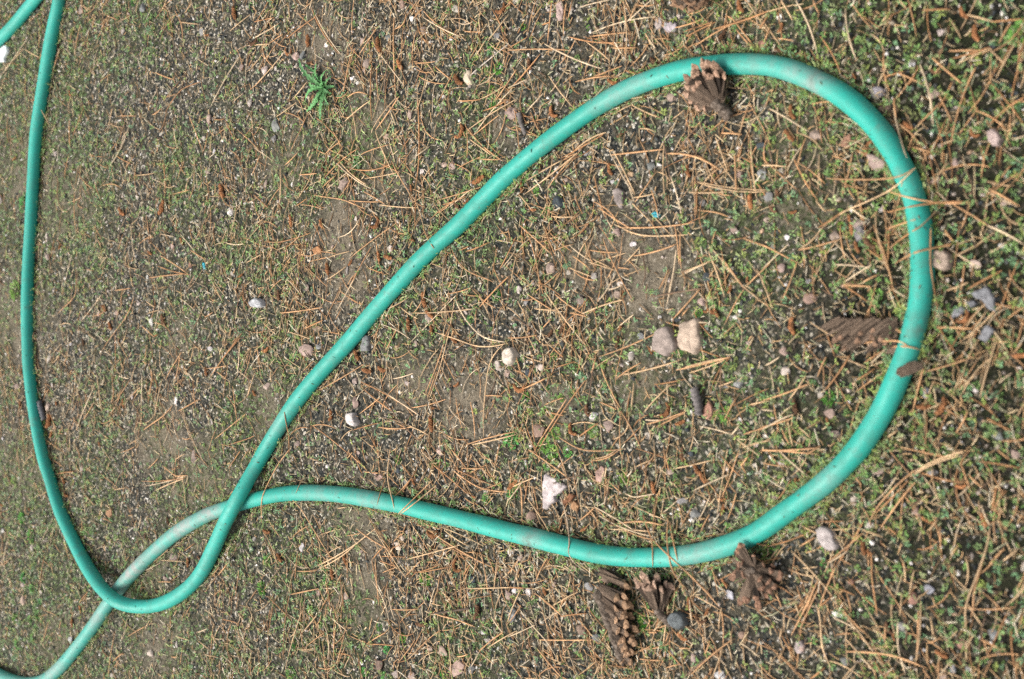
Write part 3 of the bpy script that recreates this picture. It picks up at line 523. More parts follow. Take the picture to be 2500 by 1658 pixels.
# dry catkins (curled rust-brown pollen cones): (x, y, length, angle, curl)
CATKINS = {
'a1': [(1605,90,90,80,.2),(1740,285,80,-20,1.2),(1415,240,40,10,.4),(1110,1420,100,-60,.3),(835,1450,80,40,.6),(1520,1310,100,70,.2),(1700,1455,50,10,.5),(480,640,40,60,.4),(25,890,30,0,.4),(100,1085,50,-20,.3)],
'a2': [(235,355,55,20,1.6),(15,280,40,10,.4),(380,430,50,0,.5),(855,310,100,80,.4),(1000,445,90,60,.3),(1400,550,100,45,.4),(1690,65,80,-20,1.4),(1410,905,90,-45,1.3),(1540,1230,110,-20,.3),(1385,1405,60,45,.3),(1450,1380,50,-30,.4),(1075,1285,50,80,.2),(460,1530,60,70,.5),(255,1510,80,80,.3),(835,1530,80,-40,1.3),(180,1410,40,70,.3),(470,1140,60,-80,.2),(370,280,80,90,.2)],
'a3': [(150,440,80,80,.6),(310,770,80,60,1.2),(1010,420,90,30,.6),(715,560,80,20,.6),(930,670,50,-20,.4),(770,920,60,-30,.8),(700,1160,80,75,.6),(95,1280,70,85,.2),(170,1430,60,20,.6),(1460,250,90,-45,.3),(1590,45,90,70,.4),(1660,1380,100,85,.3),(1235,1170,80,80,.4),(500,710,40,0,.3),(220,1150,50,-70,.4),(880,170,50,70,.3)],
'a4': [(130,190,60,-60,.4),(210,770,100,75,.5),(190,930,100,50,.2),(745,1020,90,90,1.7),(630,520,45,60,.3),(1190,490,70,20,.4),(1380,90,90,60,.8),(1465,230,110,80,.6),(75,1430,70,45,.4),(210,1450,60,0,.6),(110,1340,90,80,.3),(600,1500,60,80,.3),(130,345,100,8,.2),(1450,910,70,50,1.4),(1000,860,80,40,.3)],
'b1': [(410,145,40,-60,.3),(1025,190,50,30,.2),(1245,110,60,60,.3),(715,570,60,50,.3),(755,690,60,60,.6),(570,800,50,80,.3),(1120,650,80,60,.4),(1070,750,40,-20,.3),(335,1340,90,-70,.7),(350,1430,50,-60,.3),(385,1220,40,80,.3),(1410,1000,60,80,.3),(1215,840,40,30,.5),(1645,345,50,-20,.3),(600,605,30,0,.3),(845,1220,60,80,.3),(145,1000,40,-70,.3),(140,1230,50,80,.3),(1740,1150,50,50,.4),(680,1500,40,60,.3)],
'b2': [(1165,510,100,80,.3),(1205,610,80,35,.3),(1060,680,90,85,.2),(1215,720,70,80,.2),(1370,790,60,30,.3),(705,890,80,60,.2),(775,995,90,10,.2),(880,985,80,15,.8),(660,255,50,-50,.3),(855,215,70,80,.3),(920,220,80,15,.3),(925,295,40,-40,.5),(505,300,80,80,.3),(80,855,70,-20,.4),(465,10,40,70,.3),(825,10,60,0,.4),(525,1300,70,-80,.5),(1220,1250,40,0,.4),(1385,1090,50,-30,.4),(1215,1360,100,80,.3),(1080,100,50,20,.3),(170,480,70,85,.2)],
'b3': [(285,745,70,-40,.5),(365,720,60,-60,.3),(390,770,50,30,.3),(770,695,60,-60,.3),(750,800,80,-75,.3),(1390,590,70,30,.3),(1425,600,70,60,.3),(80,1115,90,10,.9),(545,1270,80,75,.4),(440,1400,80,60,1.0),(1080,1270,90,-50,1.1),(790,470,50,80,.2),(1520,430,70,-70,.3),(1640,380,50,80,.5),(1195,1540,50,80,.3),(975,860,50,60,.3),(1180,1350,80,-20,.2),(1355,590,40,0,.4)],
'b4': [(740,100,110,80,1.2),(650,150,80,70,.3),(210,690,110,85,.5),(1380,630,90,-40,1.3),(1110,1240,100,-5,.3),(1230,1240,120,-60,.4),(230,1240,100,80,.3),(450,1340,50,70,.3),(615,30,80,80,.3),(1760,890,100,0,.2),(1750,330,50,10,.5)],
'c1': [(450,310,50,20,.5),(410,270,40,10,.4),(1150,490,50,70,.3),(1285,770,60,90,.2),(1360,740,40,30,.3),(995,600,40,60,.5),(495,1180,60,85,.3),(550,1090,50,75,.3),(15,380,40,10,.4),(1075,965,40,10,.6),(200,410,30,40,.3),(170,1500,40,50,.4),(435,210,50,60,.3)],
'c2': [(90,560,70,10,.7),(175,740,70,50,.3),(625,760,60,60,.3),(1225,575,90,0,1.3),(1210,690,70,-70,.2),(1385,800,70,60,1.7),(1140,1195,80,0,.2),(1525,1110,100,-75,.6),(1190,1240,40,70,.3),(535,850,70,80,.2),(1780,230,80,-30,.3),(1500,320,40,20,.4),(1090,220,50,60,.3)],
'c3': [(995,260,80,75,.3),(735,370,60,70,.3),(1300,140,90,50,.4),(1330,190,80,60,.3),(340,550,60,80,.3),(520,545,60,-30,.3),(545,1250,50,-50,.6),(1240,1050,80,85,.2),(1320,1160,80,20,1.0),(1360,1110,60,-60,.3),(1195,1280,80,30,.7),(250,960,70,70,.3),(30,250,80,-30,.3),(1465,340,60,0,.5),(1470,410,80,-70,.3),(1190,40,80,80,.3),(1480,910,60,50,.3),(600,510,40,70,.3)],
'c4': [(245,230,70,60,.5),(695,670,90,80,.3),(735,710,50,50,.3),(820,640,40,60,.4),(1520,480,90,70,.3),(865,1220,80,60,.4),(900,1280,50,80,.3),(1360,250,70,0,.5),(1130,480,80,20,.3),(1230,1400,90,20,.3),(975,800,50,60,.3)],
}
# small bright green tufts: (x, y, diameter)
TUFTS = {
'a1': [(145,1390,120),(905,15,50),(1160,175,60)], 'a2': [(1610,345,60),(1670,340,50),(1595,480,60),(1660,465,80),(1620,615,60),(1630,730,70),(690,1110,90)],
'a3': [(100,1200,80),(190,1310,50),(240,1460,50),(100,180,50),(545,190,40)], 'a4': [(1765,215,170)],
'b1': [(85,440,120)], 'b2': [(1650,480,80),(1470,650,60),(1750,1470,110),(175,310,60)],
'b3': [(305,900,60),(455,980,70),(120,1170,60),(270,1110,40),(575,1410,90),(360,1180,60),(250,1260,50),(1460,1285,110),(320,1425,80),(1300,600,60),(240,1510,90),(20,1460,60),(1165,880,60),(100,910,50)],
'b4': [(450,1185,100),(770,480,90),(540,5,60)],
'c1': [(85,210,60),(140,470,80),(200,590,90),(150,880,70),(210,950,70),(95,1160,70),(200,1160,60),(250,1130,70),(240,1220,50),(215,1280,50),(270,1040,40),(110,1330,70)],
'c2': [(490,890,80),(45,950,90),(1160,890,100),(270,1330,60),(240,1530,90),(380,1100,60),(900,1370,60),(1010,1290,60),(850,1210,60),(1320,1060,60),(890,1560,80),(750,1520,60),(1280,1530,50),(1580,335,80),(1750,300,70),(80,760,70),(980,70,60),(1240,90,50)],
'c3': [(300,20,100),(260,110,60),(400,20,70),(30,300,80),(790,200,80),(350,820,60),(930,1180,110),(580,1110,40)], 'c4': [(20,690,90),(420,780,50)],
}

# ------------------------------------------------------------------ template shapes
ICO_V = None
def ico(sub):
    import bmesh
    bm = bmesh.new(); bmesh.ops.create_icosphere(bm, subdivisions=sub, radius=1)
    V = np.array([v.co[:] for v in bm.verts]); Fc = np.array([[v.index for v in f.verts] for f in bm.faces]); bm.free()
    return V, Fc

# pebbles ----------------------------------------------------------
def pebble_mesh(seed):
    r = np.random.default_rng(seed)
    V, Fc = ico(3)
    for _ in range(9):                                   # planed faces of a broken stone
        n = r.normal(size=3); n /= np.linalg.norm(n)
        c = r.uniform(.48, .85)
        d = V @ n
        V = V - np.outer(np.maximum(d - c, 0) * .96, n)
    V += .035 * np.sin(V[:, [1, 2, 0]] * 5 + r.uniform(0, 6, 3))
    V += .02 * np.sin(V[:, [2, 0, 1]] * 13 + r.uniform(0, 6, 3))
    V /= np.abs(V).max(0)
    return mesh_np('pebble', V, Fc, M_STONE, smooth=True)
PEB = [pebble_mesh(100 + i) for i in range(12)]
peb_count = {}
allp = []
for tile, L in PEBBLES.items():
    for x, y, w, h, c in L:
        allp.append((*tp(tile, x, y), w / 2.8, h / 2.8, c))
for px, py, w, h, c in allp:
    s = mpp(px)
    lx, ly = w * s / 2 * 1.28, h * s / 2                     # the ground is foreshortened along the photo's x
    lz = min(lx, ly) * random.uniform(.38, .6)
    p = on_ground(px, py, lz * .35)
    o = link('pebble', random.choice(PEB))
    base, nm = STONE_COL[c]
    k = random.uniform(.66, 1.0)
    o.color = (base[0] * k * random.uniform(.95, 1.05), base[1] * k, base[2] * k * random.uniform(.95, 1.05), 1)
    o.location = (p[0], p[1], p[2] - lz * .05 + .0008)
    o.scale = (lx * 1.1, ly * 1.1, lz)
    o.rotation_euler = (random.uniform(-.25, .25), random.uniform(-.25, .25), random.uniform(-.2, .2) + random.choice([0, math.pi]))
    size = 'large' if max(w, h) > 27 else ('small' if max(w, h) > 14 else 'tiny')
    tag(o, f'{size} {nm} pebble in the litter {where(px, py)}', 'pebble', f'{size} {nm} pebbles {where(px, py)}')

def resample_c(P, n):
    d = np.concatenate([[0], np.cumsum(np.hypot(*np.diff(P, axis=0).T))])
    t = np.linspace(0, d[-1], n, endpoint=False)
    return np.stack([np.interp(t, d, P[:, 0]), np.interp(t, d, P[:, 1])], -1)
# stones with their own outline --------------------------------------
def outline_stone(name, pts, thick, color, label, cat, mat=M_STONE, seed=0, tilt=0.0, flat=.5, group=None):
    r = np.random.default_rng(seed)
    P = resample_c(np.vstack([pts, pts[:1]]), 44)
    P = P + r.normal(0, .012 * np.ptp(P, axis=0).min(), P.shape)
    cx, cy = P.mean(0)
    c0 = on_ground(cx, cy, thick * .6)
    G = on_ground(P[:, 0], P[:, 1], thick * .35)
    n = len(G)
    C = G[:, :2].mean(0)
    zb = gh(C[0], C[1]) + .001
    rings = [(1.0, -.35), (1.015, .2), (1.0, .62), (.96, .84), (.88, .96), (.62, 1.0), (.35, 1.0), (.12, 1.0)]
    V = []
    for s, zf in rings:
        q = C + (G[:, :2] - C) * s
        ztop = thick * zf
        if zf > .4:
            ztop = ztop + thick * flat * .6 * (fbm(q[:, 0], q[:, 1], 90, seed + 5) - .5) + .0012 * (vnoise(q[:, 0], q[:, 1], 400, seed) - .5)
            ztop = ztop + tilt * (q[:, 1] - C[1])
        V.append(np.column_stack([q + r.normal(0, .0002, q.shape), np.broadcast_to(zb + ztop, n)]))
    V = np.vstack(V); Fq = []
    for i in range(len(rings) - 1):
        for j in range(n):
            Fq.append((i * n + j, i * n + (j + 1) % n, (i + 1) * n + (j + 1) % n, (i + 1) * n + j))
    last = (len(rings) - 1) * n
    V = np.vstack([V, [[C[0], C[1], zb + thick * 1.03]]])
    me = bpy.data.meshes.new(name)
    fl = Fq + [(last + j, last + (j + 1) % n, len(V) - 1) for j in range(n)]
    org = np.array([C[0], C[1], zb])
    me.from_pydata([tuple(v) for v in V - org], [], fl)
    me.polygons.foreach_set('use_smooth', np.ones(len(fl), bool))
    me.materials.append(mat)
    o = link(name, me, color=tuple(v * .86 for v in color)); o.location = org
    tag(o, label, cat, group)
    return o
def ol(ox, oy, sc, pts): return np.array([(ox + x / sc, oy + y / sc) for x, y in pts])
outline_stone('stone', ol(1560, 740, 5.6, [(390,315),(450,340),(480,420),(520,500),(535,580),(490,650),(440,680),(400,730),(350,720),(290,680),(210,640),(205,570),(230,440),(280,360)]), .010, (.36, .29, .255),
              'rounded grey-pink stone touching a paler tan stone inside the loop', 'stone', seed=1, flat=1.0)
outline_stone('stone', ol(1560, 740, 5.6, [(620,265),(720,240),(800,200),(830,230),(825,320),(870,480),(865,560),(820,650),(780,700),(720,670),(690,655),(590,645),(555,600),(555,460),(580,370),(580,300)]), .009, (.53, .41, .32),
              'pale tan squarish stone beside a grey-pink stone inside the loop', 'stone', seed=2, flat=.8)
outline_stone('stone', ol(1860, 550, 2.8, [(1145,215),(1165,190),(1215,168),(1265,178),(1300,205),(1300,245),(1285,300),(1250,312),(1190,285),(1150,250)]), .011, (.43, .33, .26),
              'tan rounded stone tucked against the outer side of the hose', 'stone', seed=3)
outline_stone('stone', ol(1860, 1098, 2.8, [(385,545),(410,520),(450,525),(490,560),(510,620),(532,655),(500,685),(460,685),(425,650),(390,590)]), .009, (.46, .40, .385),
              'long pinkish stone lying just outside the lower hose bend', 'stone', seed=4)
outline_stone('stone', ol(1240, 1098, 2.8, [(1115,1140),(1135,1110),(1180,1105),(1220,1140),(1225,1190),(1195,1225),(1150,1215),(1118,1175)]), .012, (.13, .145, .15),
              'round dark blue-grey stone beside the small pine cone', 'stone', seed=5)
outline_stone('stone', ol(1240, 550, 2.8, [(0,840),(40,835),(65,880),(50,930),(20,960),(-15,940),(-20,870)]), .010, (.70, .60, .50),
              'cream white pitted stone lying among needles inside the loop', 'stone', seed=6)
outline_stone('stone', ol(620, 550, 2.8, [(645,1285),(690,1280),(700,1320),(715,1350),(700,1372),(660,1360),(640,1325)]), .011, (.68, .62, .59),
              'white chunky stone by the straight hose run inside the loop', 'stone', seed=7)
for k, pts in enumerate([[(250,260),(390,205),(450,300),(455,420),(400,400),(340,320),(280,300)],[(90,470),(110,400),(180,370),(215,400),(160,450)],[(220,340),(270,320),(300,350),(250,385)],[(310,640),(390,520),(450,580),(380,680)]]):
    outline_stone('stone_chip', ol(2300, 640, 3.446, pts), .005, (.22, .22, .235), ['largest flat blue-grey stone chip in moss beyond the loop', 'wedge of blue-grey stone beside a curled catkin beyond the loop', 'smallest square blue-grey stone chip beyond the loop', 'blue-grey stone chip half covered by moss beyond the loop'][k],
                  'stone', seed=20 + k, flat=1.2)
outline_stone('stone', ol(1860, 0, 2.8, [(1555,900),(1590,880),(1630,910),(1650,950),(1625,1000),(1590,1000),(1560,960)]), .010, (.47, .36, .33), 'pink angular stone lying in moss far outside the loop bend', 'stone', seed=31)
outline_stone('stone', ol(620, 550, 2.8, [(0,510),(35,500),(65,520),(70,550),(40,565),(0,555),(-20,530)]), .010, (.52, .52, .54), 'silver speckled stone between the long hose runs', 'stone', seed=32, flat=1.5)
# thin bark flakes, dead leaves and scraps ----------------------------
FLAKES = [
 ('bark_flake', 1300, 1130, 6.894, [(200,200),(240,178),(330,240),(410,265),(400,330),(510,350),(580,390),(545,440),(480,500),(400,560),(420,640),(330,700),(250,780),(215,760),(210,560),(190,480),(200,330)], .006, (.60, .52, .51), 'large whitish weathered bark flake inside the loop', 'bark flake'),
 ('bark_flake', 1240, 0, 2.8, [(340,30),(375,5),(385,80),(380,130),(355,145),(338,110)], .004, (.50, .37, .33), 'narrow pink bark flake above the hose bend', 'bark flake'),
 ('bark_flake', 1240, 0, 2.8, [(730,1300),(760,1285),(795,1310),(790,1380),(785,1430),(760,1420),(735,1370)], .004, (.30, .25, .23), 'long grey-brown bark flake inside the loop', 'bark flake'),
 ('cone_scale', 1560, 0, 4.503, [(195,215),(235,185),(265,240),(250,305),(205,330),(185,280)], .004, (.42, .35, .32), 'loose pale cone scale beside a lavender scale', 'cone scale'),
 ('cone_scale', 1560, 0, 4.503, [(300,240),(340,260),(360,235),(390,265),(420,255),(415,320),(370,360),(310,355),(290,310)], .004, (.44, .38, .40), 'jagged lavender cone scale near the cone at the frame edge', 'cone scale'),
 ('bark_flake', 1240, 1098, 2.8, [(605,150),(640,110),(665,130),(672,190),(640,225),(610,215)], .003, (.46, .30, .25), 'pinkish dead leaf piece near the large whitish bark flake', 'dead leaf'),
 ('bark_flake', 1240, 1098, 2.8, [(370,350),(430,300),(470,310),(440,345),(395,380)], .003, (.24, .11, .06), 'dark red-brown leaf strip beside the whitish bark', 'dead leaf'),
 ('bark_flake', 1240, 1098, 2.8, [(435,385),(460,345),(490,385),(475,420),(445,410)], .003, (.42, .24, .13), 'orange-brown dead leaf near the whitish bark', 'dead leaf'),
 ('bark_flake', 620, 550, 2.8, [(400,165),(445,140),(470,165),(455,195),(420,200)], .003, (.46, .23, .11), 'orange leaf scrap between the long hose runs', 'dead leaf'),
 ('stone_chip', 620, 550, 2.8, [(752,760),(795,750),(800,800),(785,860),(745,860)], .006, (.25, .25, .25), 'rectangular grey chip right beside the straight hose run', 'stone'),
 ('bark_flake', 1240, 550, 2.8, [(1345,1240),(1380,1205),(1405,1250),(1400,1300),(1370,1328),(1340,1300)], .004, (.46, .25, .18), 'reddish oval bud scale beside a dark twig inside the loop', 'bud scale'),
 ('bark_flake', 1860, 550, 2.8, [(640,20),(690,0),(712,50),(690,95),(655,115),(635,70)], .004, (.30, .27, .27), 'grey curled bark flake inside the loop by a curled catkin', 'bark flake'),
 ('bark_flake', 1860, 0, 2.8, [(550,975),(580,930),(610,910),(615,950),(585,1000),(555,1005)], .003, (.40, .22, .15), 'orange-brown leaf scrap just inside the loop bend', 'dead leaf'),
 ('bark_flake', 1860, 0, 2.8, [(720,1050),(780,1060),(860,1110),(840,1150),(790,1175),(735,1130)], .005, (.42, .31, .27), 'pinkish bark flake under a curled catkin inside the loop', 'bark flake'),
 ('bark_flake', 620, 1098, 2.8, [(1340,1490),(1400,1430),(1450,1470),(1420,1530),(1370,1550)], .003, (.44, .31, .26), 'pink crinkled leaf on the pine-cone side of the loop', 'dead leaf'),
 ('bark_flake', 620, 1098, 2.8, [(835,190),(870,165),(890,185),(860,215)], .003, (.45, .30, .25), 'small pink leaf scrap just inside the lower hose run', 'dead leaf'),
 ('bark_flake', 0, 1098, 2.8, [(735,415),(770,400),(775,440),(750,465),(730,440)], .003, (.38, .22, .13), 'brown leaf scrap between the long hose runs near the pinch', 'dead leaf'),
 ('bark_flake', 620, 0, 2.8, [(600,1240),(640,1205),(655,1240),(610,1300),(585,1290)], .004, (.32, .24, .20), 'grey-brown bark sliver in a needle cluster', 'bark flake'),
 ('bark_flake', 1860, 1098, 2.8, [(240,1310),(280,1300),(300,1340),(280,1390),(250,1390),(230,1350)], .004, (.46, .38, .36), 'pale pink flake on the pine-cone side past the lower bend', 'bark flake'),
]
for i, (nm, ox, oy, sc, pts, th, colr, lab, cat) in enumerate(FLAKES):
    outline_stone(nm, ol(ox, oy, sc, pts), th, colr, lab, cat, M_LEAFBIT if nm != 'stone_chip' else M_STONE, seed=60 + i, flat=1.6, tilt=random.uniform(-.05, .05))
outline_stone('plastic_scrap', ol(0, 80, 8.96, [(100,275),(160,270),(185,330),(180,420),(130,520),(110,640),(0,655),(-60,600),(0,480),(50,350)]), .006, (.80, .86, .86), 'white rough scrap lying against the hose', 'scrap', M_PLASTIC, seed=90, flat=1.2)
outline_stone('plastic_scrap', ol(1240, 0, 2.8, [(990,1460),(1015,1445),(1045,1465),(1035,1490),(1005,1485)]), .003, (.02, .36, .45), 'bright turquoise plastic scrap inside the big loop', 'scrap', M_PLASTIC, seed=91)
outline_stone('plastic_scrap', ol(0, 550, 2.8, [(1390,258),(1408,255),(1412,300),(1398,302)]), .003, (.02, .36, .45), 'thin turquoise plastic sliver between the long hose runs', 'scrap', M_PLASTIC, seed=92)

# catkins ------------------------------------------------------------
def catkin_mesh(curl, seed):
    r = np.random.default_rng(seed)
    s, k = 15, 9
    t = np.linspace(-.5, .5, s)
    a = curl * 1.1
    ang = t * 2 * a
    x = np.cumsum(np.cos(ang)); y = np.cumsum(np.sin(ang))
    x -= x.mean(); y -= y.mean()
    L = math.hypot(x[-1] - x[0], y[-1] - y[0]) + 1e-6
    span = max(np.ptp(x), np.ptp(y))
    P = np.stack([x / span, y / span, .03 * np.sin(np.arange(s))], -1)
    R = .13 * np.sqrt(np.clip(1 - (2 * t * .97) ** 2, .03, 1)) ** .7
    V, Fq = tubes(P[None], R[None], k, .85)
    V = V.reshape(s, k, 3)
    c = P[:, None]
    bumpf = 1 + .16 * ((np.add.outer(np.arange(s), np.arange(k)) % 2) * 2 - 1) * np.clip(1 - abs(2 * t), .1, 1)[:, None] ** .3 + .07 * r.normal(size=(s, k))
    V = c + (V - c) * bumpf[..., None]
    return mesh_np('catkin', V.reshape(-1, 3), Fq, M_CATKIN, smooth=False)
CAT = {c: [catkin_mesh(c, 300 + int(c * 10) + i) for i in range(2)] for c in (.2, .6, 1.2, 1.7)}
for tile, L in CATKINS.items():
    for x, y, ln, an, cu in L:
        px, py = tp(tile, x, y)
        key = min(CAT, key=lambda q: abs(q - cu))
        l = ln / 2.8 * mpp(px) * 1.12
        th = min(l * .13, .0042)
        p = on_ground(px, py, .0025)
        o = link('catkin', random.choice(CAT[key]))
        k = random.uniform(.7, 1.25)
        cc = (.34 * k, .15 * k, .065 * k) if random.random() < .72 else (.17 * k, .09 * k, .05 * k)
        o.color = (*cc, 1)
        o.location = (p[0], p[1], gh(p[0], p[1]) + th * .7 + .0018)
        wide = th / .13 * 1.15
        o.scale = (l, max(wide, l * (.25 if key < .5 else .9)), wide)
        o.rotation_euler = (0, 0, -math.radians(an))
        shape = {.2: 'straight', .6: 'bent', 1.2: 'hook-curled', 1.7: 'C-curled'}[key]
        tone = 'rust-orange' if cc[0] > .2 else 'dark brown'
        tag(o, f'{tone} {shape} dry catkin {where(px, py)}', 'catkin', f'{tone} {shape} catkins {where(px, py)}')

# ------------------------------------------------------------------ needles
def polyline(pieces):
    """pixel points along one traced needle (pieces joined end to start)"""
    pts = []
    for x1, y1, x2, y2, bow in pieces:
        a = np.array([x1, y1]); b = np.array([x2, y2])
        d = b - a; n = np.array([-d[1], d[0]])
        t = np.linspace(0, 1, 6)[:, None]
        seg = a + d * t + n * bow * 4 * t * (1 - t)
        pts.append(seg if not pts else seg[1:])
    P = np.vstack(pts)
    if len(pieces) > 1:                                  # soften the joints
        for _ in range(2): P[1:-1] = .5 * P[1:-1] + .25 * (P[:-2] + P[2:])
    return P

traced = []                                              # (pixel polyline)
for tile, L in NEEDLES.items():
    cur = None
    for e in L:
        x1, y1 = tp(tile, e[0], e[1]); x2, y2 = tp(tile, e[2], e[3])
        bow = e[4] if len(e) > 4 else random.uniform(-.035, .035)
        pc = (x1, y1, x2, y2, bow)
        if cur is not None:
            lx1, ly1, lx2, ly2, _ = cur[-1]
            joined = math.hypot(lx2 - x1, ly2 - y1) < 4.2
            u = np.array([lx2 - lx1, ly2 - ly1]); v = np.array([x2 - x1, y2 - y1])
            if joined and u @ v / (np.linalg.norm(u) * np.linalg.norm(v)) > .55:
                cur.append(pc); continue
        if cur is not None: traced.append(polyline(cur))
        cur = [pc]
    traced.append(polyline(cur))

def resample(P, n):
    d = np.concatenate([[0], np.cumsum(np.hypot(*np.diff(P, axis=0).T))])
    t = np.linspace(0, d[-1], n)
    return np.stack([np.interp(t, d, P[:, 0]), np.interp(t, d, P[:, 1])], -1)

def lay(P, lift, rad):
    """3-D course of a needle seen along pixel polyline P: on the ground, over the hose where it crosses it"""
    z = np.full(len(P), .002)
    arch = lift * np.sin(np.linspace(0, math.pi, len(P)))
    for _ in range(4):
        q = pix(P[:, 0], P[:, 1], z)
        g = gh(q[:, 0], q[:, 1]) + rad + .0026 + arch
        ht = hose_top(q[:, 0], q[:, 1])
        need = np.maximum(g, np.where(ht > 0, ht + rad * .9, -1))
        zz = need.copy()
        if (ht > 0).any():                               # stiff needle: ease down from the hose
            for _ in range(14):
                zz[1:-1] = np.maximum(need[1:-1], .5 * (zz[:-2] + zz[2:]))
                zz[0] = max(need[0], zz[1] - .004); zz[-1] = max(need[-1], zz[-2] - .004)
        z = .5 * z + .5 * zz
    z = zz
    return pix(P[:, 0], P[:, 1], z), (ht > 0)

lens = [np.hypot(*np.diff(P, axis=0).T).sum() * mpp(P[:, 0].mean()) for P in traced]
order = np.argsort(lens)[::-1]
TONES = [((.54, .30, .145), 'orange-brown'), ((.58, .39, .22), 'tan'), ((.42, .21, .09), 'rusty'), ((.62, .47, .31), 'pale straw'), ((.19, .115, .07), 'dark brown')]
stuffP, stuffR, stuffC = [], [], []
def tone():
    r = random.random()
    i = 0 if r < .42 else 1 if r < .70 else 2 if r < .85 else 3 if r < .97 else 4
    k = random.uniform(.82, 1.18)
    return tuple(v * k for v in TONES[i][0]), TONES[i][1]
n_ind = 0
for rank, ti in enumerate(order):
    P = resample(traced[ti], 15)
    rad = random.uniform(.00078, .00108)
    Q, over = lay(P, random.uniform(0, .004), rad)
    taper = np.array([.55, .8] + [1] * 10 + [.85, .6, .3])
    c, nm = tone()
    if rank < 298 or (over.any() and n_ind < 300):
        org = Q.mean(0)
        V, Fq = tubes((Q - org)[None], (rad * taper)[None], 6, .75)
        o = link('pine_needle', mesh_np('pine_needle', V, Fq, M_NEEDLE, smooth=True), color=c)
        o.location = org
        n_ind += 1
        mx, my = P[7]
        ch = P[-1] - P[0]; sag = abs(ch[0] * (my - P[0][1]) - ch[1] * (mx - P[0][0])) / (ch @ ch)
        shp = ('long ' if lens[ti] > .075 else '') + ('curved' if sag > .045 else 'straight')
        if over.any():
            lab = f'{shp} {nm} pine needle across the hose, {where(mx, my, 400)}'
            grp = f'{shp} {nm} needles across the hose, {where(mx, my, 400)}'
        else:
            lab = f'{shp} {nm} pine needle {where(mx, my)}'
            grp = f'{shp} {nm} pine needles {where(mx, my)}'
        tag(o, lab, 'pine needle', grp)
    else:
        stuffP.append(Q[::2]); stuffR.append(rad * taper[::2]); stuffC.append(c)

# ground litter that nobody could count -----------------------------------
XL, XR, YB = -3.05, -.45, .98
def in_frame_samples(n, margin=.25):
    """ground points over the field of view, plus a margin round it"""
    out = []
    while sum(len(a) for a in out) < n:
        x = rng.uniform(XL, XR, n); y = rng.uniform(-YB, YB, n)
        px, py, _ = proj(np.stack([x, y, np.zeros(n)], -1))
        ok = (px > -500) & (px < 2800) & (py > -420) & (py < 2080)
        out.append(np.stack([x[ok], y[ok]], -1))
    return np.vstack(out)[:n]

def needle_density(x, y):
    px, py, _ = proj(np.stack([x, y, np.zeros_like(x)], -1))
    d = .42 + .85 * np.clip((px - 350) / 700, 0, 1)
    d *= 1 - .25 * np.clip((px - 2000) / 400, 0, 1)
    d *= np.clip(.15 + 3.0 * (fbm(x, y, 8, 70) - .28), .15, 1.5)
    d *= 1 - .75 * sand_f(x, y)
    return np.clip(d, 0, 1.4) / 1.4
# loose needles, 20-70 mm
S = in_frame_samples(14000)
S = S[rng.random(len(S)) < needle_density(S[:, 0], S[:, 1])]
n = len(S)
L = rng.uniform(.016, .065, n); A = rng.normal(1.75, .75, n); bow = rng.normal(0, .07, n)
t = np.linspace(-.5, .5, 8)
Px = S[:, 0, None] + np.cos(A)[:, None] * t * L[:, None] - np.sin(A)[:, None] * (bow * L)[:, None] * (1 - 4 * t ** 2)
Py = S[:, 1, None] + np.sin(A)[:, None] * t * L[:, None] + np.cos(A)[:, None] * (bow * L)[:, None] * (1 - 4 * t ** 2)
Pz = gh(Px, Py) + .0016 + rng.uniform(0, .0022, n)[:, None] * np.ones(8)
hd = hose_dist(Px.ravel(), Py.ravel()).reshape(n, 8).min(1)
keep = hd > HOSE_R + .001
PP = np.stack([Px, Py, Pz], -1)[keep]
rr = (rng.uniform(.0005, .00095, n)[:, None] * np.array([.5, .9, 1, 1, 1, 1, .8, .4]))[keep]
cc = np.array([tone()[0] for _ in range(len(PP))]) * rng.uniform(.7, 1.1, (len(PP), 1))
PP = np.concatenate([PP, np.array(stuffP)]); rr = np.concatenate([rr, np.array(stuffR)]); cc = np.concatenate([cc, np.array(stuffC)])
V, Fq = tubes(PP, rr, 4, .8)
o = link('scattered_needles', mesh_np('scattered_needles', V, Fq, M_NEEDLE_A, np.repeat(cc, 32, 0), True))
tag(o, 'short loose dry pine needles scattered over the whole ground', 'pine needles', kind='stuff')

# broken bits, 4-16 mm
S = in_frame_samples(80000)
S = S[rng.random(len(S)) < .25 + .75 * needle_density(S[:, 0], S[:, 1])]
S = S[rng.random(len(S)) > .7 * sand_f(S[:, 0], S[:, 1])]
n = len(S)
L = rng.gamma(2.0, .0036, n) + .0025; A = rng.uniform(0, math.pi, n); el = rng.normal(0, .12, n)
t = np.array([-.5, 0, .5])
Px = S[:, 0, None] + np.cos(A)[:, None] * t * L[:, None]; Py = S[:, 1, None] + np.sin(A)[:, None] * t * L[:, None]
Px[:, 1] += rng.normal(0, .0006, n); Py[:, 1] += rng.normal(0, .0006, n)
Pz = gh(Px, Py) + .0008 + rng.uniform(0, .0032, n)[:, None] + np.abs(el)[:, None] * (t + .5) * L[:, None]
keep = hose_dist(S[:, 0], S[:, 1]) > HOSE_R * .8 + L * .5
PP = np.stack([Px, Py, Pz], -1)[keep]
rr = (rng.uniform(.00035, .00095, n)[:, None] * np.array([.8, 1, .7]))[keep]
pal = np.array([(.50, .31, .15), (.62, .47, .28), (.26, .155, .075), (.08, .058, .04), (.74, .64, .48), (.40, .38, .24)])
cc = pal[rng.choice(6, len(PP), p=[.24, .24, .17, .15, .10, .10])] * rng.uniform(.65, 1.15, (len(PP), 1))
hi = rng.integers(14 * NSUB, 114 * NSUB, 5200); sd = rng.choice([-1, 1], len(hi))
